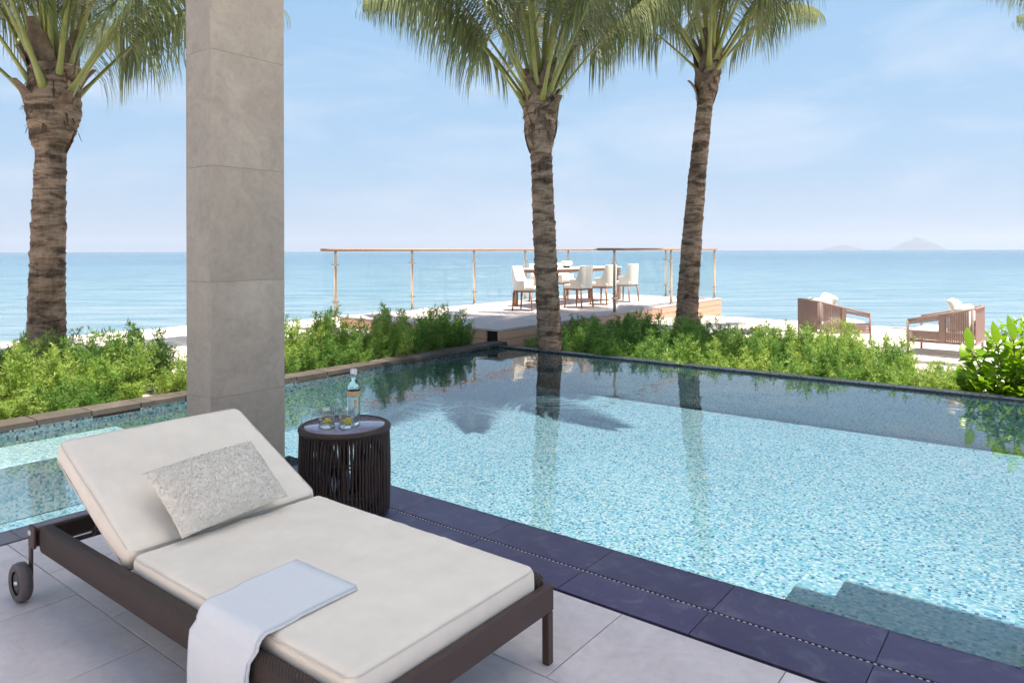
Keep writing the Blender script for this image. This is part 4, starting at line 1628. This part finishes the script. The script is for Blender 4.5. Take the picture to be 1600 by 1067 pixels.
tips = []
for k in range(24):
    a = rb.uniform(0, 6.283)
    d = math.sqrt(rb.random()) * 0.52
    h = rb.uniform(0.45, 0.98) * (1 - 0.35 * (d / 0.52) ** 2)
    e = Vector((math.cos(a) * d, math.sin(a) * d, h))
    b0 = Vector((math.cos(a) * d * 0.2, math.sin(a) * d * 0.2, 0))
    q.tube([b0, b0.lerp(e, 0.5) + Vector((0, 0, 0.05)), e], [0.010, 0.008, 0.005], 6)
    tips.append((b0, e))
q.build('stems', M['stem'], bush)
nl = 0
for (b0, e) in tips:
    for j in range(12):
        f = 0.06 + 0.94 * (j / 11) ** 0.95
        p = b0.lerp(e, f) + Vector((0, 0, 0.05 * (1 - abs(2 * f - 1))))
        o = link('leaf', LM[rb.randrange(4)], None, bush)
        o.location = p
        o.rotation_euler = (rb.uniform(-0.4, 0.4), -rb.uniform(0.1, 1.1) if j < 11 else -1.2, j * 2.4 + rb.uniform(-.3, .3))
        k_ = rb.uniform(0.75, 1.15)
        o.scale = (k_, k_, k_)

q = MB()
for k in range(1500):
    a = rb.uniform(0, 6.283)
    d = math.sqrt(rb.random()) * 0.50
    zt = 0.86 * (1 - 0.55 * (d / 0.5) ** 2)
    z_ = 0.04 + (zt - 0.04) * rb.random() ** 0.75
    p0 = Vector((math.cos(a) * d, math.sin(a) * d, z_))
    az = a + rb.gauss(0, 0.9)
    el = rb.uniform(-0.1, 1.0)
    dv = Vector((math.cos(az) * math.cos(el), math.sin(az) * math.cos(el), math.sin(el)))
    sd = dv.cross(Vector((0, 0, 1))).normalized()
    up = sd.cross(dv)
    L_ = rb.uniform(0.07, 0.12)
    w_ = L_ * rb.uniform(0.20, 0.27)
    o_ = []
    for f, ww in ((0, 0.15), (0.35, 0.85), (0.7, 1.0), (1.0, 0.1)):
        c_ = p0 + dv * L_ * f - up * 0.02 * f * f
        o_ += [c_ - sd * w_ * ww + up * 0.25 * w_ * ww, c_, c_ + sd * w_ * ww + up * 0.25 * w_ * ww]
    q.add(o_, [(3 * j + i, 3 * j + i + 1, 3 * j + 4 + i, 3 * j + 3 + i) for j in range(3) for i in range(2)], True)
inl = q.build('inner_leaves', M['broad'], bush)
inl['kind'] = 'stuff'
bush2 = copy_tree(bush)
bush2.location = W(0.25, 9.72, -0.50)
bush2.rotation_euler.z = 2.2
bush2.scale = (1.05, 1.05, 1.30)
bush.scale = (1.1, 1.1, 1.42)
bush2['label'] = 'second bright green broad-leaved bush, cut off by the right picture edge'
bush['group'] = bush2['group'] = 'broad-leaved bushes at the right'

# ------------------------------------------------------------------ far islands and the air
def island(label, u, dist, h, half, seed, power):
    p = Vector(((u - 800) / F_PX * dist, dist, SEA_Z))
    q = MB()
    n = 48
    def fn(i, j):
        x, y = (2 * i - 1), (2 * j - 1)
        r = min(1, math.hypot(x, y))
        z = h * max(0, 1 - r) ** power * (1 + 0.25 * noise.noise(Vector((x * 3 + seed, y * 3, 1)))) + h * 0.10 * noise.noise(Vector((x * 9, y * 9 + seed, 2))) * (1 - r)
        return (x * half, y * half, max(z, 0) - 0.5 * (r >= 1))
    q.grid(fn, n, n)
    o = q.build('far_island', M['island'])
    o.location = p
    tag(o, label, 'island', 'islands on the horizon')
island('pointed hazy blue island on the horizon at the right', 1433, 13500, 250, 520, 1.0, 1.05)
island('low flat hazy island on the horizon, left of the pointed one', 1316, 13800, 95, 420, 5.0, 0.8)
q = MB()
q.box(-17000, 17000, -17000, 17000, -6.0, 320)
hz = MB()
hz = q.build('haze', None)
t = NT('haze_air')
pv = t.node('VolumePrincipled')
pv.inputs['Color'].default_value = (0.86, 0.91, 1.0, 1)
pv.inputs['Density'].default_value = 0.00011
pv.inputs['Anisotropy'].default_value = 0.2
t.l.new(pv.outputs[0], t.out.inputs['Volume'])
hz.data.materials.append(t.m)
hz['kind'] = 'stuff'
